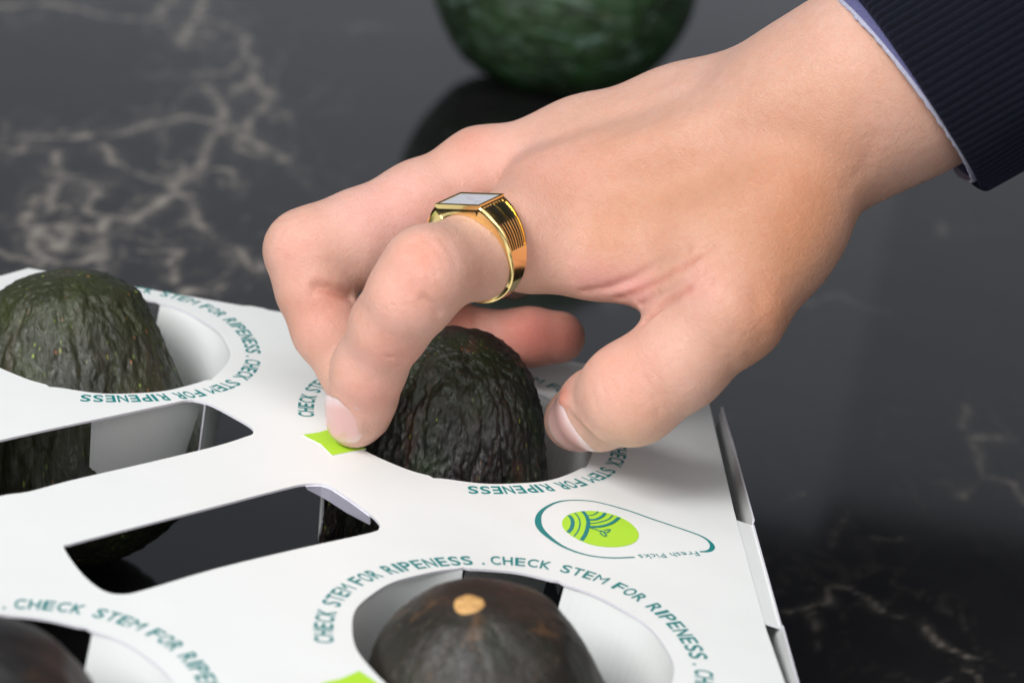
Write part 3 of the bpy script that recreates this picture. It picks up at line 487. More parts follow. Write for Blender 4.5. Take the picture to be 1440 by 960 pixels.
DET=json.loads(r'''{"strokes": [{"p": [[-0.0185, -0.04892, 0.13051], [-0.01609, -0.0511, 0.12953], [-0.01349, -0.05297, 0.12704], [-0.01238, -0.05371, 0.12461]], "w": 0.8, "a": -0.16}, {"p": [[-0.01178, -0.04723, 0.1326], [-0.00897, -0.04875, 0.13074], [-0.00706, -0.05009, 0.12793]], "w": 1.3, "a": -0.14}, {"p": [[-0.02125, -0.05068, 0.1076], [-0.01774, -0.05135, 0.10776], [-0.01528, -0.0503, 0.10669]], "w": 1.0, "a": -0.1}, {"p": [[-0.02963, -0.04214, 0.1103], [-0.02556, -0.04941, 0.11262], [-0.02358, -0.05126, 0.11237], [-0.02166, -0.05229, 0.11183]], "w": 4, "a": -0.12}, {"p": [[-0.04968, -0.00411, 0.11249], [-0.0482, -0.00533, 0.11101], [-0.04675, -0.00613, 0.10938]], "w": 1.0, "a": -0.14}, {"p": [[0.06111, -0.04613, 0.12103], [0.06313, -0.04585, 0.11962], [0.06521, -0.04501, 0.11801], [0.06661, -0.0435, 0.11562], [0.0683, -0.03953, 0.11229]], "w": 1.4, "a": -0.18}, {"p": [[0.05851, -0.04566, 0.11665], [0.06041, -0.04524, 0.11497], [0.0624, -0.04408, 0.113], [0.06485, -0.03815, 0.10768]], "w": 1.2, "a": -0.14}, {"p": [[-0.01718, -0.04912, 0.131], [-0.01521, -0.05064, 0.13025], [-0.01257, -0.0522, 0.12838], [-0.01112, -0.05307, 0.12606]], "w": 0.9, "a": -0.22}, {"p": [[-0.01468, -0.0484, 0.13211], [-0.0123, -0.04998, 0.13091], [-0.01023, -0.05108, 0.12914]], "w": 1.1, "a": -0.15}, {"p": [[-0.01891, -0.04992, 0.12933], [-0.0169, -0.05163, 0.12848], [-0.01509, -0.05312, 0.12644]], "w": 1.0, "a": -0.12}, {"p": [[-0.01561, -0.05036, 0.13044]], "w": 7, "a": 0.35}, {"p": [[-0.00887, -0.05173, 0.1158], [-0.01112, -0.05341, 0.1182], [-0.01297, -0.05397, 0.11953]], "w": 1.2, "a": -0.55}, {"p": [[-0.01578, -0.0459, 0.09963], [-0.01786, -0.04775, 0.10092], [-0.01974, -0.04815, 0.10092]], "w": 1.0, "a": -0.3}, {"p": [[-0.016, -0.04408, 0.09735], [-0.01836, -0.04629, 0.09837]], "w": 0.9, "a": -0.18}, {"p": [[0.02518, -0.02021, 0.11595], [0.02719, -0.02113, 0.11709], [0.02919, -0.02176, 0.11813], [0.03119, -0.02238, 0.11917], [0.03306, -0.02311, 0.12053], [0.03493, -0.02381, 0.12189], [0.03678, -0.02468, 0.12329], [0.03864, -0.0257, 0.12526], [0.04048, -0.02671, 0.12721], [0.0423, -0.02809, 0.12928], [0.04399, -0.02939, 0.13128], [0.04568, -0.03054, 0.13323], [0.04738, -0.03137, 0.13506]], "w": 1.5, "a": -0.55}, {"p": [[0.03354, -0.02067, 0.1159], [0.03566, -0.02259, 0.11786], [0.03777, -0.02445, 0.11978], [0.03951, -0.02617, 0.12179], [0.04124, -0.02771, 0.12374], [0.04295, -0.02939, 0.12571], [0.04454, -0.03108, 0.12792], [0.04612, -0.0325, 0.13001], [0.04772, -0.03354, 0.13197], [0.04934, -0.03418, 0.13378], [0.05111, -0.03406, 0.136], [0.0529, -0.03363, 0.13812]], "w": 1.1, "a": -0.5}, {"p": [[0.03535, -0.02263, 0.1181], [0.03717, -0.02409, 0.11973], [0.03898, -0.02571, 0.12141], [0.04077, -0.0273, 0.12306], [0.04244, -0.02882, 0.12529], [0.04408, -0.03055, 0.12758], [0.04572, -0.03208, 0.12979]], "w": 1.6, "a": 0.35}, {"p": [[0.03964, -0.02515, 0.11693], [0.04138, -0.02833, 0.11975], [0.04306, -0.03035, 0.12193], [0.04472, -0.03245, 0.12412], [0.04637, -0.03446, 0.12627], [0.04817, -0.0361, 0.12843], [0.05, -0.03721, 0.1304], [0.05186, -0.03778, 0.13217]], "w": 1.0, "a": -0.45}, {"p": [[0.04062, -0.03192, 0.11524], [0.04225, -0.0324, 0.118], [0.04387, -0.03285, 0.12073], [0.04553, -0.03454, 0.1229], [0.04716, -0.03631, 0.12509], [0.04881, -0.03768, 0.12713], [0.05054, -0.03893, 0.12864], [0.0523, -0.0398, 0.13001], [0.05408, -0.04025, 0.13123]], "w": 1.2, "a": -0.55}, {"p": [[0.03841, -0.02309, 0.11614], [0.04006, -0.02627, 0.11876], [0.04174, -0.02856, 0.12104], [0.04342, -0.03052, 0.12319], [0.04507, -0.03264, 0.12538], [0.04673, -0.0345, 0.12747], [0.0484, -0.03587, 0.12938]], "w": 1.2, "a": 0.28}, {"p": [[0.04047, -0.03149, 0.11505], [0.04186, -0.03259, 0.11724], [0.04326, -0.03325, 0.11925], [0.04508, -0.0349, 0.12133], [0.04688, -0.03668, 0.12344]], "w": 1.1, "a": -0.4}, {"p": [[0.03921, -0.02444, 0.11678], [0.04093, -0.02757, 0.11977], [0.04269, -0.0296, 0.12235]], "w": 0.8, "a": -0.35}, {"p": [[0.05551, -0.03541, 0.13791], [0.0571, -0.03692, 0.137], [0.05869, -0.03831, 0.13605], [0.0603, -0.03953, 0.13505], [0.06217, -0.04114, 0.13321], [0.06406, -0.04243, 0.13126]], "w": 5, "a": -0.5}, {"p": [[0.05371, -0.03818, 0.13338], [0.0551, -0.0403, 0.13193], [0.05651, -0.04217, 0.1304], [0.05794, -0.04376, 0.12879], [0.05721, -0.04456, 0.12649], [0.05652, -0.045, 0.12407], [0.05584, -0.04518, 0.12155]], "w": 8, "a": 0.5}, {"p": [[0.03081, -0.02187, 0.11815], [0.03264, -0.02281, 0.11984], [0.03446, -0.02361, 0.12148], [0.03627, -0.02445, 0.12312], [0.03771, -0.02519, 0.12507], [0.03916, -0.02585, 0.12698], [0.04059, -0.02652, 0.12889], [0.04201, -0.02739, 0.13085]], "w": 1.0, "a": -0.25}, {"p": [[0.02938, -0.00474, 0.15]], "w": 8, "a": 0.9}, {"p": [[0.03272, -0.00535, 0.15172], [0.03465, -0.00559, 0.15307], [0.03657, -0.00592, 0.15445], [0.03849, -0.00626, 0.15582], [0.04041, -0.00656, 0.15718], [0.04232, -0.00675, 0.15851], [0.04432, -0.00688, 0.15983], [0.04632, -0.00704, 0.16116], [0.04831, -0.00727, 0.16251], [0.05027, -0.00773, 0.16391], [0.05221, -0.00845, 0.16537], [0.05413, -0.00929, 0.16687], [0.05603, -0.01021, 0.16837], [0.05792, -0.01114, 0.16987], [0.0597, -0.01188, 0.17148], [0.06148, -0.01253, 0.17306], [0.06327, -0.01308, 0.1746], [0.06505, -0.01351, 0.17612], [0.06684, -0.01384, 0.1776]], "w": 4.2, "a": 0.55}, {"p": [[0.00934, 0.0143, 0.14479], [0.01131, 0.01399, 0.14621], [0.01328, 0.01382, 0.14757], [0.01524, 0.01388, 0.14888], [0.01721, 0.01418, 0.15011], [0.01918, 0.01462, 0.15131], [0.02115, 0.0153, 0.15244], [0.02321, 0.01575, 0.15346], [0.02527, 0.01598, 0.15453], [0.02732, 0.01592, 0.15569], [0.02935, 0.01562, 0.1569], [0.03138, 0.01521, 0.15814], [0.0334, 0.01475, 0.15938], [0.03541, 0.01424, 0.16064], [0.0374, 0.01364, 0.16192], [0.0394, 0.01306, 0.16319], [0.04139, 0.01259, 0.16442]], "w": 4, "a": 0.45}, {"p": [[0.01545, -0.00126, 0.14555], [0.01733, -0.00079, 0.1467], [0.01921, -0.00042, 0.14788], [0.0211, -6e-05, 0.14906], [0.02298, 0.00049, 0.15019], [0.02487, 0.00108, 0.15131], [0.02676, 0.00167, 0.15243], [0.02864, 0.0022, 0.15357], [0.03071, 0.00243, 0.15482], [0.03277, 0.00239, 0.15614], [0.0348, 0.0021, 0.15753], [0.03683, 0.00169, 0.15895], [0.03886, 0.00135, 0.16034], [0.04088, 0.00116, 0.16169], [0.04291, 0.00093, 0.16305], [0.04491, 0.00048, 0.16446]], "w": 4, "a": -0.35}, {"p": [[0.02474, -0.00997, 0.1409], [0.02549, -0.01196, 0.13926], [0.02624, -0.01422, 0.13771], [0.02698, -0.01648, 0.13617], [0.02727, -0.01877, 0.13413], [0.02758, -0.02059, 0.13196], [0.0279, -0.02193, 0.12963]], "w": 4.0, "a": -0.55}, {"p": [[0.03399, -0.01017, 0.14489], [0.03627, -0.0108, 0.14565], [0.03854, -0.01152, 0.14643], [0.04079, -0.01229, 0.14723], [0.04303, -0.01311, 0.14803], [0.04526, -0.01401, 0.14886], [0.04748, -0.01498, 0.14971], [0.0494, -0.01565, 0.15081], [0.05131, -0.01638, 0.15193], [0.05321, -0.01722, 0.15308], [0.05509, -0.01815, 0.15425], [0.05696, -0.01905, 0.15541]], "w": 8, "a": -0.7}, {"p": [[0.03617, -0.01749, 0.13815], [0.03851, -0.01852, 0.13891], [0.0408, -0.02003, 0.13981], [0.04307, -0.02182, 0.14079], [0.04531, -0.02358, 0.14176], [0.0473, -0.02456, 0.1429], [0.04929, -0.02538, 0.14399], [0.05128, -0.02618, 0.14506], [0.05326, -0.02693, 0.14612]], "w": 9, "a": 0.5}, {"p": [[0.06557, -0.04247, 0.13063], [0.06555, -0.04367, 0.12877], [0.06555, -0.04462, 0.12682], [0.0669, -0.04481, 0.12437], [0.06833, -0.04428, 0.12165]], "w": 3.0, "a": -0.35}, {"p": [[0.06965, -0.04239, 0.12674]], "w": 7, "a": 0.5}, {"p": [[0.03064, -0.04066, 0.09833], [0.03162, -0.04196, 0.09695], [0.03232, -0.04259, 0.09504]], "w": 0.8, "a": -0.14}, {"p": [[0.03273, -0.04185, 0.10074], [0.03396, -0.0434, 0.09893], [0.03475, -0.04421, 0.09655]], "w": 0.8, "a": -0.14}, {"p": [[0.04243, -0.04464, 0.10576], [0.04376, -0.04539, 0.10423], [0.04512, -0.04576, 0.10256], [0.04628, -0.04567, 0.10008], [0.04748, -0.04505, 0.09737]], "w": 0.9, "a": -0.18}, {"p": [[0.04455, -0.04532, 0.10756], [0.04609, -0.04604, 0.10587], [0.04766, -0.04629, 0.104], [0.04882, -0.04588, 0.10149], [0.05004, -0.04482, 0.09871]], "w": 0.9, "a": -0.14}, {"p": [[0.03531, -0.04287, 0.1022], [0.03681, -0.04449, 0.09991]], "w": 0.8, "a": -0.12}, {"p": [[0.02422, -0.02537, 0.08847], [0.02666, -0.03029, 0.0892], [0.02828, -0.03335, 0.08883], [0.0299, -0.03597, 0.08829], [0.03253, -0.03819, 0.08701], [0.0357, -0.03887, 0.08536]], "w": 1.5, "a": 0.45}, {"p": [[-0.03414, -0.03327, 0.08442], [-0.03092, -0.03863, 0.08469], [-0.02765, -0.0392, 0.08223], [-0.02505, -0.03818, 0.07936], [-0.02423, -0.03551, 0.07483]], "w": 1.3, "a": 0.35}, {"p": [[-0.04266, -0.00906, 0.1011], [-0.03977, -0.00819, 0.10091], [-0.03649, -0.00638, 0.09967], [-0.03397, -0.0039, 0.09804]], "w": 1.7, "a": -1.2}, {"p": [[-0.05377, -0.00193, 0.1126], [-0.05446, -0.00306, 0.11059], [-0.05523, -0.00355, 0.10835]], "w": 1.1, "a": -0.15}, {"p": [[-0.05165, -0.00208, 0.11382], [-0.05211, -0.00364, 0.1119], [-0.05262, -0.00463, 0.10977]], "w": 1.0, "a": -0.12}, {"p": [[-0.00232, 0.03331, 0.08647], [-0.00175, 0.02955, 0.0853], [-0.00121, 0.02741, 0.08355], [-0.0006, 0.02612, 0.08149], [1e-05, 0.02552, 0.07917]], "w": 1.2, "a": -0.5}, {"p": [[0.08344, -0.02139, 0.15497], [0.08468, -0.02018, 0.15648], [0.08584, -0.01957, 0.15816], [0.08692, -0.01949, 0.15998], [0.08705, -0.02011, 0.16263], [0.0872, -0.02063, 0.16524], [0.08737, -0.02099, 0.1678]], "w": 2, "a": -0.18}, {"p": [[0.0097, -0.02425, 0.12994], [0.01091, -0.02474, 0.12703], [0.01214, -0.02426, 0.12378], [0.01277, -0.02336, 0.12073], [0.01342, -0.02153, 0.11734]], "w": 0.75, "a": -0.07}, {"p": [[0.01132, -0.02328, 0.12953], [0.01253, -0.02364, 0.12667], [0.01374, -0.02329, 0.12355], [0.01437, -0.02257, 0.12066], [0.015, -0.02106, 0.11747]], "w": 0.75, "a": -0.07}, {"p": [[0.01295, -0.02249, 0.12919], [0.01414, -0.02282, 0.1264], [0.01535, -0.0226, 0.12341], [0.01596, -0.02205, 0.12067], [0.01658, -0.02078, 0.11765]], "w": 0.75, "a": -0.07}, {"p": [[0.01458, -0.02182, 0.12888], [0.01576, -0.02221, 0.1262], [0.01695, -0.02215, 0.12336], [0.01755, -0.02177, 0.12076], [0.01817, -0.02072, 0.11792]], "w": 0.75, "a": -0.07}, {"p": [[0.01621, -0.0213, 0.12863], [0.01738, -0.0218, 0.12607], [0.01856, -0.02195, 0.12339], [0.01914, -0.02171, 0.12094], [0.01974, -0.02088, 0.11827]], "w": 0.75, "a": -0.07}, {"p": [[0.01785, -0.02099, 0.12844], [0.019, -0.02164, 0.12603], [0.02016, -0.02198, 0.1235], [0.02073, -0.02186, 0.12118], [0.02131, -0.02125, 0.11868]], "w": 0.75, "a": -0.07}, {"p": [[0.01948, -0.02092, 0.12833], [0.02061, -0.02171, 0.12606], [0.02176, -0.0222, 0.12368], [0.02231, -0.02219, 0.12149], [0.02288, -0.02167, 0.11912]], "w": 0.75, "a": -0.07}, {"p": [[0.02111, -0.02108, 0.1283], [0.02222, -0.02198, 0.12616], [0.02335, -0.02252, 0.12389], [0.02444, -0.02208, 0.11955]], "w": 0.75, "a": -0.07}, {"p": [[0.02273, -0.02143, 0.12834], [0.02383, -0.02232, 0.12628], [0.02494, -0.02279, 0.12408], [0.02601, -0.02237, 0.11994]], "w": 0.75, "a": -0.07}], "spots": [{"p": [[-0.01953, -0.05293, 0.12158], [-0.01994, -0.05317, 0.11952], [-0.02036, -0.05335, 0.11743], [-0.0208, -0.0533, 0.11524], [-0.02126, -0.05281, 0.11288], [-0.02176, -0.05163, 0.11024], [-0.02228, -0.0503, 0.10753], [-0.02277, -0.04938, 0.10496], [-0.02327, -0.04846, 0.10237], [-0.0238, -0.04706, 0.09958], [-0.02436, -0.04533, 0.09663], [-0.02489, -0.04415, 0.09389], [-0.02538, -0.0435, 0.09135], [-0.02587, -0.04284, 0.0888], [-0.02641, -0.0417, 0.08603]], "w": 12, "c": [1.1, 1.0, 1.0]}, {"p": [[0.04173, -0.04484, 0.10382]], "w": 14, "c": [1.03, 0.97, 0.97]}, {"p": [[-0.0258, 0.00368, 0.12213], [-0.02384, 0.00427, 0.12328], [-0.02188, 0.00488, 0.12442], [-0.01992, 0.00563, 0.12552], [-0.01798, 0.00671, 0.12651], [-0.01605, 0.00811, 0.12741], [-0.01412, 0.00973, 0.12824], [-0.01218, 0.01111, 0.12915], [-0.01021, 0.01198, 0.13022], [-0.00822, 0.01259, 0.13138], [-0.00624, 0.01312, 0.13256], [-0.00425, 0.01354, 0.13378], [-0.00226, 0.01374, 0.13505]], "w": 14, "c": [1.03, 0.96, 0.98]}, {"p": [[0.03052, -0.00935, 0.14402], [0.03264, -0.0099, 0.14438], [0.03474, -0.01054, 0.14476], [0.03684, -0.01127, 0.14517], [0.03893, -0.01206, 0.1456], [0.041, -0.01297, 0.14607], [0.04306, -0.01409, 0.14659], [0.04509, -0.01534, 0.14715], [0.04711, -0.0168, 0.14777], [0.04909, -0.0184, 0.14844], [0.05106, -0.02009, 0.14912], [0.05299, -0.02059, 0.15055], [0.05491, -0.02112, 0.15198], [0.05683, -0.02163, 0.1534], [0.05875, -0.022, 0.15477], [0.06069, -0.02208, 0.15606], [0.06265, -0.02197, 0.1573], [0.06462, -0.02171, 0.15849], [0.06661, -0.02133, 0.15964]], "w": 26, "c": [0.9, 0.8, 0.7]}, {"p": [[0.07473, -0.02847, 0.15231], [0.07423, -0.02995, 0.15049], [0.07374, -0.03131, 0.14865], [0.07328, -0.03251, 0.14676], [0.07284, -0.03355, 0.14483], [0.07241, -0.03446, 0.14285], [0.07199, -0.03527, 0.14085], [0.07158, -0.03603, 0.13883], [0.07117, -0.03681, 0.13682], [0.07075, -0.0377, 0.13485], [0.0703, -0.03879, 0.13294], [0.06987, -0.04005, 0.131], [0.06943, -0.04138, 0.1291], [0.069, -0.04268, 0.12719], [0.0686, -0.04372, 0.12519], [0.06825, -0.04431, 0.12303], [0.06795, -0.04442, 0.1207], [0.06772, -0.04395, 0.11815], [0.06758, -0.04273, 0.1153]], "w": 12, "c": [0.86, 0.76, 0.66]}, {"p": [[0.07872, -0.02097, 0.16897], [0.08033, -0.02104, 0.17048], [0.08195, -0.02109, 0.17199], [0.08356, -0.02112, 0.17348], [0.08518, -0.02107, 0.17495], [0.08681, -0.02095, 0.17641], [0.08843, -0.02086, 0.17786], [0.09005, -0.02076, 0.17932], [0.09167, -0.02065, 0.18077], [0.09329, -0.02051, 0.1822]], "w": 18, "c": [0.96, 0.92, 0.86]}, {"p": [[0.04347, -0.02035, 0.14226], [0.04568, -0.0224, 0.143], [0.0479, -0.02424, 0.14368], [0.05011, -0.02587, 0.14429], [0.05232, -0.02739, 0.14487], [0.05452, -0.02873, 0.14539], [0.05673, -0.0299, 0.14586]], "w": 14, "c": [0.96, 0.93, 0.88]}, {"p": [[-0.0415, -0.00897, 0.10068], [-0.03905, -0.00818, 0.10012], [-0.03664, -0.00678, 0.09932], [-0.03429, -0.00446, 0.09818]], "w": 1.3, "c": [0.8, 0.6, 0.55]}, {"p": [[-0.01725, -0.04797, 0.10169]], "w": 7, "c": [1.0, 0.86, 0.86]}, {"p": [[-0.0212, -0.04148, 0.0869]], "w": 7, "c": [1, 0.9, 0.9]}, {"p": [[-0.01561, -0.05036, 0.13044]], "w": 6, "c": [1, 0.84, 0.82]}, {"p": [[-0.01448, -0.05211, 0.12855]], "w": 2.5, "c": [1, 0.92, 0.9]}, {"p": [[-0.01231, -0.05386, 0.11961]], "w": 7, "c": [1, 0.9, 0.88]}, {"p": [[-0.05086, -0.00563, 0.10886]], "w": 8, "c": [1.02, 0.88, 0.88]}, {"p": [[-0.04421, -0.01109, 0.09222]], "w": 10, "c": [1, 0.86, 0.84]}, {"p": [[-0.03628, 0.00061, 0.11926], [-0.03419, 0.00112, 0.11986], [-0.0321, 0.00185, 0.1204], [-0.03002, 0.00261, 0.12092], [-0.02792, 0.00325, 0.12149], [-0.0258, 0.00368, 0.12213]], "w": 10, "c": [1.03, 0.96, 1.0]}, {"p": [[-0.03775, -0.0088, 0.09754]], "w": 6, "c": [0.97, 0.82, 0.78]}, {"p": [[0.01283, 0.02509, 0.08489]], "w": 12, "c": [0.88, 0.5, 0.48]}, {"p": [[0.02477, 0.02683, 0.08429]], "w": 8, "c": [0.85, 0.6, 0.58]}, {"p": [[-0.00525, 0.02916, 0.08427]], "w": 6, "c": [0.88, 0.58, 0.54]}, {"p": [[0.0242, -0.02523, 0.0886]], "w": 4, "c": [1, 0.66, 0.62]}, {"p": [[0.02383, -0.02097, 0.07874]], "w": 4, "c": [1, 0.84, 0.72]}, {"p": [[0.03616, -0.04141, 0.10519]], "w": 8, "c": [1.03, 0.95, 0.94]}, {"p": [[0.04335, -0.04551, 0.09488]], "w": 8, "c": [1, 0.95, 0.88]}, {"p": [[0.02601, -0.02237, 0.11994], [0.02851, -0.02254, 0.12007], [0.03101, -0.02277, 0.12023], [0.0335, -0.02315, 0.12044], [0.03597, -0.02387, 0.12077], [0.03839, -0.02528, 0.12133]], "w": 6, "c": [1.02, 0.88, 0.98]}, {"p": [[0.04062, -0.03192, 0.11524], [0.04225, -0.0324, 0.118], [0.04387, -0.03285, 0.12073], [0.04577, -0.03484, 0.12318], [0.04764, -0.03681, 0.12561], [0.04954, -0.03823, 0.12784]], "w": 1.3, "c": [0.9, 0.74, 0.72]}, {"p": [[0.03354, -0.02067, 0.1159], [0.03545, -0.02258, 0.11795], [0.03735, -0.02425, 0.11989], [0.03923, -0.02596, 0.12185], [0.04111, -0.02758, 0.12375], [0.04295, -0.02939, 0.12571], [0.0445, -0.03105, 0.12786], [0.04605, -0.03246, 0.12991], [0.04762, -0.03349, 0.13182], [0.0492, -0.03416, 0.1336], [0.05081, -0.03442, 0.13524]], "w": 1.1, "c": [0.92, 0.8, 0.78]}, {"p": [[0.05177, -0.03947, 0.1298]], "w": 7, "c": [1.04, 0.96, 1.02]}, {"p": [[-0.01085, 0.01946, 0.13875]], "w": 6, "c": [1, 0.86, 0.84]}, {"p": [[0.01086, -0.00602, 0.14138]], "w": 14, "c": [1.02, 0.94, 0.96]}, {"p": [[0.07254, -0.03378, 0.14449]], "w": 14, "c": [0.94, 0.86, 0.74]}, {"p": [[0.06844, -0.04245, 0.12839]], "w": 8, "c": [0.96, 0.86, 0.78]}, {"p": [[0.02746, -0.02058, 0.13193]], "w": 7, "c": [0.95, 0.86, 0.76]}, {"p": [[0.08672, -0.02125, 0.17228]], "w": 9, "c": [1.0, 1.0, 1.04]}]}''')

def pdist(V,pts):
    P=np.array(pts,float); best=np.full(len(V),1e9)
    if len(P)==1: return np.linalg.norm(V-P[0],axis=1)
    for a,b in zip(P[:-1],P[1:]):
        ab=b-a; t=np.clip((V-a)@ab/(ab@ab+1e-15),0,1); best=np.minimum(best,np.linalg.norm(V-a-t[:,None]*ab,axis=1))
    return best
def subdivide(V,Fc,W_):
    """one split of the quads marked in W_ is avoided: whole mesh once, new points averaged"""
    e=np.sort(edges_of(Fc),1); key,inv=np.unique(e,axis=0,return_inverse=True); inv=inv.ravel(); n=len(V); m=len(key); nf=len(Fc)
    V2=np.concatenate([V,(V[key[:,0]]+V[key[:,1]])/2,V[Fc].mean(1)]); E=[inv[i*nf:(i+1)*nf]+n for i in range(4)]; c=np.arange(nf)+n+m
    return V2,np.concatenate([np.stack([Fc[:,i],E[i],c,E[(i+3)%4]],1) for i in range(4)])
HVt,HFc=subdivide(HVt,HFc,None); HVt=laplace(HVt,HFc,4)
HN=vnormals(HVt,HFc)
disp=np.zeros(len(HVt))
for s in DET['strokes']:
    d=pdist(HVt,s['p'])*1000; disp+=s['a']*np.exp(-(d/s['w'])**2)
HVt=HVt+HN*disp[:,None]*.001
TINT=np.ones((len(HVt),4))
for s in DET['spots']:  # skin redness and tan; creases, thumb side and curled finger carry painted shade
    d=pdist(HVt,s['p'])*1000; g=np.exp(-(d/s['w'])**2)[:,None]; TINT[:,:3]*=1+g*(np.array(s['c'])-1)

person=empty('person',(.075,0,.16))
tag(person,'right hand of a person in a navy knit sleeve pinching the dark avocado','person')
tint=np.ones((len(HVt),4)) if 'TINT' not in globals() else TINT
hand=mesh_obj('hand',HVt,HFc,mk_skin()); child_of(hand,person); attr(hand,'tint',tint)
# nails
bvh=BVHTree.FromPolygons([tuple(v) for v in HVt],HFc.tolist())
nail_m=mk_nail()
def nail(d,lab=None):
    c=V3(d['c']);a=V3(d['a']).normalized();n=V3(d['n']);n=(n-a*n.dot(a)).normalized();s=a.cross(n); w_,l_=d['w'],d['l']; rad=d.get('rad',.0078); cv=d.get('curv',1.0)
    nu,nv=25,25; vs=[];cols=[]; ax=c-n*rad
    for i in range(nv):
        t=i/(nv-1)*2-1 # -1 proximal, 1 distal
        for j in range(nu):
            u=j/(nu-1)*2-1
            # superellipse-ish outline
            uu=u*(1-.10*max(0,t)**2)*math.sqrt(max(0,1-.55*abs(t)**4)) ; tt=t-.16*u*u*(1 if t>0 else .0)*t + (.22*u*u if t<0 else 0)*(-t)
            ang=uu*w_/2/rad; dr=(n*math.cos(ang)+s*math.sin(ang)); p=ax+a*(tt*l_/2)
            hit=bvh.ray_cast(p+dr*.03,-dr,.05)
            r_=(hit[0]-p).length if hit[0] is not None else rad
            edge=min(1-abs(u),1-abs(t))
            lift=.00030*min(1,edge*6)-.00022
            r2=rad*.15*0+r_
            vs.append(tuple(p+dr*(r2+lift)))
            pink=np.array([.74,.45,.42]); pale=np.array([.84,.66,.67]); tip=np.array([.78,.60,.52])
            m=max(0,min(1,(-t-.45)*2.2)); mt=max(0,min(1,(t-.55)*3)); q=pink*(1-m)+pale*m; q=q*(1-mt)+tip*mt; cols.append((*q,1))
    # even out: smooth radial hits
    P=np.array(vs).reshape(nv,nu,3)
    for _ in range(6): P[1:-1,1:-1]=.5*P[1:-1,1:-1]+.125*(P[:-2,1:-1]+P[2:,1:-1]+P[1:-1,:-2]+P[1:-1,2:])
    P+=np.array(n)*.00016
    i=np.arange(nv*nu).reshape(nv,nu); f=np.stack([i[:-1,:-1],i[:-1,1:],i[1:,1:],i[1:,:-1]],-1).reshape(-1,4)
    o=mesh_obj('fingernail',P.reshape(-1,3),f,nail_m); attr(o,'tint',cols); child_of(o,person); return o
for k in ('index','thumb'): nail(DATA['nails'][k])
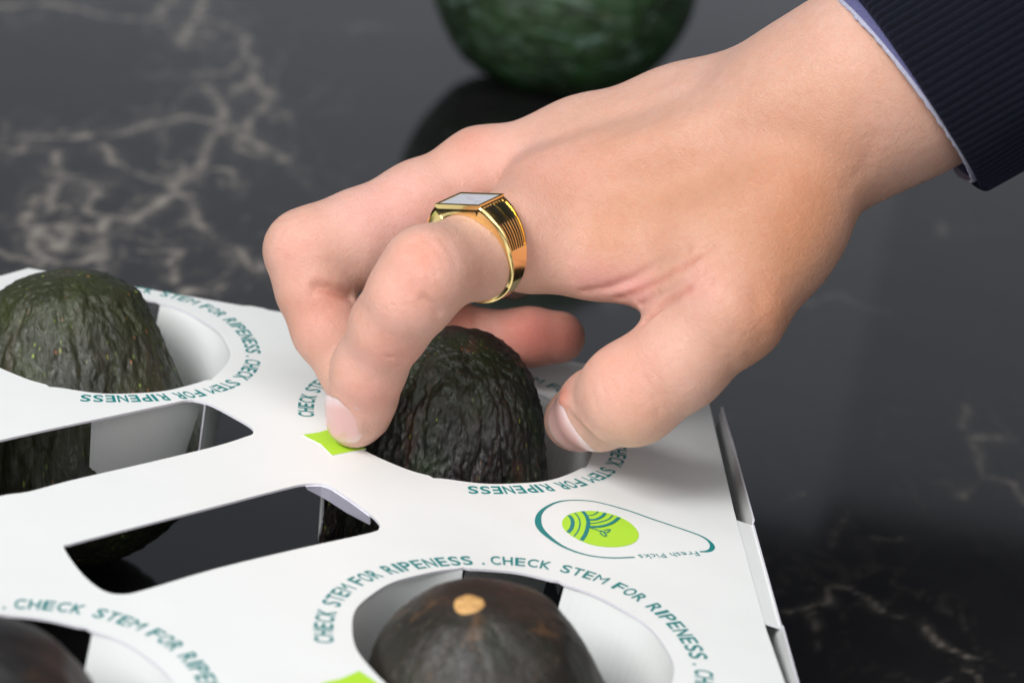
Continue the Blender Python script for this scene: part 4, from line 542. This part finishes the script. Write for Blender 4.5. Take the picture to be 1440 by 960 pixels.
# ------------------------------------------------------------------ signet ring
RG=DATA['ringgeo']; rc=V3(RG['c']); ra=V3(RG['a']).normalized(); rs=V3(RG['s']); rs=(rs-ra*rs.dot(ra)).normalized(); rn=ra.cross(rs)
if rn.z<0: rn=-rn
ring=empty('signet_ring',tuple(rc)); tag(ring,'gold signet ring with ridged shoulders and a pearl face on the index finger','ring')
RI=.0112
def lerp(x,a,b,u,v): t=max(0,min(1,(x-a)/(b-a))); return u+(v-u)*t
def ring_mesh():
    nth=240; NP_=101; vs=[];fs=[];mi=[]
    hp=.0137; hx=.0068; thp=math.atan2(hx,hp)
    for i in range(nth):
        th=2*math.pi*i/nth; a=abs((th+math.pi)%(2*math.pi)-math.pi) # 0 top
        if a<thp: ro=hp/math.cos(a)
        else:
            c0=hp/math.cos(thp); ro=lerp(a,thp,math.radians(88),c0,.0129); ro=.0124+(ro-.0124)*1.0
            if a>math.radians(88): ro=lerp(a,math.radians(88),math.pi,.0129,.0123)
        hw=.0053 if a<thp else lerp(a,thp,math.radians(130),.0056,.0021)
        g=1 if math.radians(29)<a<math.radians(80) else 0
        # outer profile across the width, then inner profile back
        for j in range(NP_):
            u=j/(NP_-1)*2-1; x=u*hw; bev=.0006*max(0,(abs(u)-.90)/.10)**2
            if a>=thp: bev=.0010*max(0,(abs(u)-.86)/.14)**2
            gr=0
            if g and abs(u)<.86:
                ph=((u+.86)/1.72*7.6)%1; gr=.00045 if ph>.36 else 0
            vs.append(rc+rn*math.cos(th)*(ro-bev-gr)+rs*math.sin(th)*(ro-bev-gr)+ra*x)
        for j in range(9):
            u=1-j/8*2; x=u*(hw-.0001); cr=.0004*abs(u)**3
            vs.append(rc+(rn*math.cos(th)+rs*math.sin(th))*(RI+cr)+ra*x)
    K=NP_+9
    for i in range(nth):
        th=2*math.pi*i/nth; a=abs((th+math.pi)%(2*math.pi)-math.pi); g=math.radians(29)<a<math.radians(80)
        for j in range(K):
            a0=i*K+j;a1=i*K+(j+1)%K;b0=((i+1)%nth)*K+j;b1=((i+1)%nth)*K+(j+1)%K; fs.append((a0,a1,b1,b0))
            m=0
            if g and j<NP_-1:
                u=(j+.5)/(NP_-1)*2-1
                if abs(u)<.86 and ((u+.86)/1.72*7.6)%1>.36: m=1
            mi.append(m)
    o=mesh_obj('band',[tuple(v) for v in vs],fs,mats=[gold_m,groove_m],midx=mi,smooth=True); child_of(o,ring)
    mod=o.modifiers.new('e','EDGE_SPLIT'); mod.split_angle=math.radians(38)
    # pearl inlay set in a raised gold frame
    def box(name,x0,x1,y0,y1,z0,z1,mat,bev=.0003):
        q=[];
        for z,b in ((z0,0),(z1-bev,0),(z1,bev)):
            for sx,sy in ((x0+b,y0+b),(x1-b,y0+b),(x1-b,y1-b),(x0+b,y1-b)): q.append(tuple(rc+rs*sx+ra*sy+rn*z))
        f=[(8,9,10,11)]+[(k,(k+1)%4,4+(k+1)%4,4+k) for k in range(4)]+[(4+k,4+(k+1)%4,8+(k+1)%4,8+k) for k in range(4)]
        o=mesh_obj(name,q,f,mat,smooth=False); child_of(o,ring)
    box('pearl_inlay',-.0062,.0062,-.0046,.0046,.0130,.0141,pearl_m)
    for x0,x1,y0,y1 in ((-.0068,.0068,-.0053,-.00462),(-.0068,.0068,.00462,.0053),(-.0068,-.00622,-.0046,.0046),(.00622,.0068,-.0046,.0046)):
        box('face_frame',x0,x1,y0,y1,.0130,.0143,gold_m,.0002)
ring_mesh()
# ------------------------------------------------------------------ sleeve
SL=DATA['sleeve']; sa=V3(SL['a']); sb=V3(SL['b']); ax=(sb-sa).normalized()
upv=V3(cm['up']); su=(upv-ax*upv.dot(ax)).normalized(); sv=ax.cross(su)
def tube(name,rad,s0f,s1,mat,ribs=0,amp=0,lip=.003,nth=960,nl=60,thick=.003,wob=.0006,el=1.0):
    vs=[];fs=[]
    prof=[]
    # inside -> lip -> outside
    prof.append((.02,-thick)); prof.append((.004,-thick))
    for k in range(9): b=math.pi*k/8; prof.append((lip*(1-math.sin(b))*1.0*.6,-thick/2-math.cos(b)*thick/2))
    for t in np.linspace(.004,1,nl): prof.append((.004+(s1-.004)*(t-.004)/.996,0))
    for (s,r) in prof:
        for j in range(nth):
            th=2*math.pi*j/nth; ss=s+s0f(th); d=0
            if ribs: d=amp*(abs(math.sin(ribs*th/2))-.6)
            wv=wob*noise.noise(V3((math.cos(th)*2,math.sin(th)*2,ss*30)))
            rr=rad+r+d+wv+.0015*math.exp(-((s)/.006)**2)*0
            vs.append(tuple(sa+ax*ss+su*math.cos(th)*rr*el+sv*math.sin(th)*rr))
    n=len(prof)
    i=np.arange(n*nth).reshape(n,nth); i2=np.roll(i,-1,1); f=np.stack([i[:-1],i2[:-1],i2[1:],i[1:]],-1).reshape(-1,4)
    return child_of(mesh_obj(name,vs,f,mat),person)
tube('sleeve',.0338,lambda t:-.0022-.0024*math.cos(t)+.0007*math.sin(2*t+.6),.16,navy_m,ribs=100,amp=.00045,nth=1344,nl=26,thick=.0035,wob=.0012)
tube('sleeve_lining',.0306,lambda t:-.0034-.0034*math.cos(t),.03,lining_m,nth=300,nl=6,thick=.0012,wob=.0010)
tube('frayed_lining_edge',.0303,lambda t:-.0041-.0034*math.cos(t)+.0004*noise.noise(V3((math.cos(t)*14,math.sin(t)*14,3))),.0012,frost_m,nth=500,nl=4,thick=.0008,lip=.0006,wob=.0010)
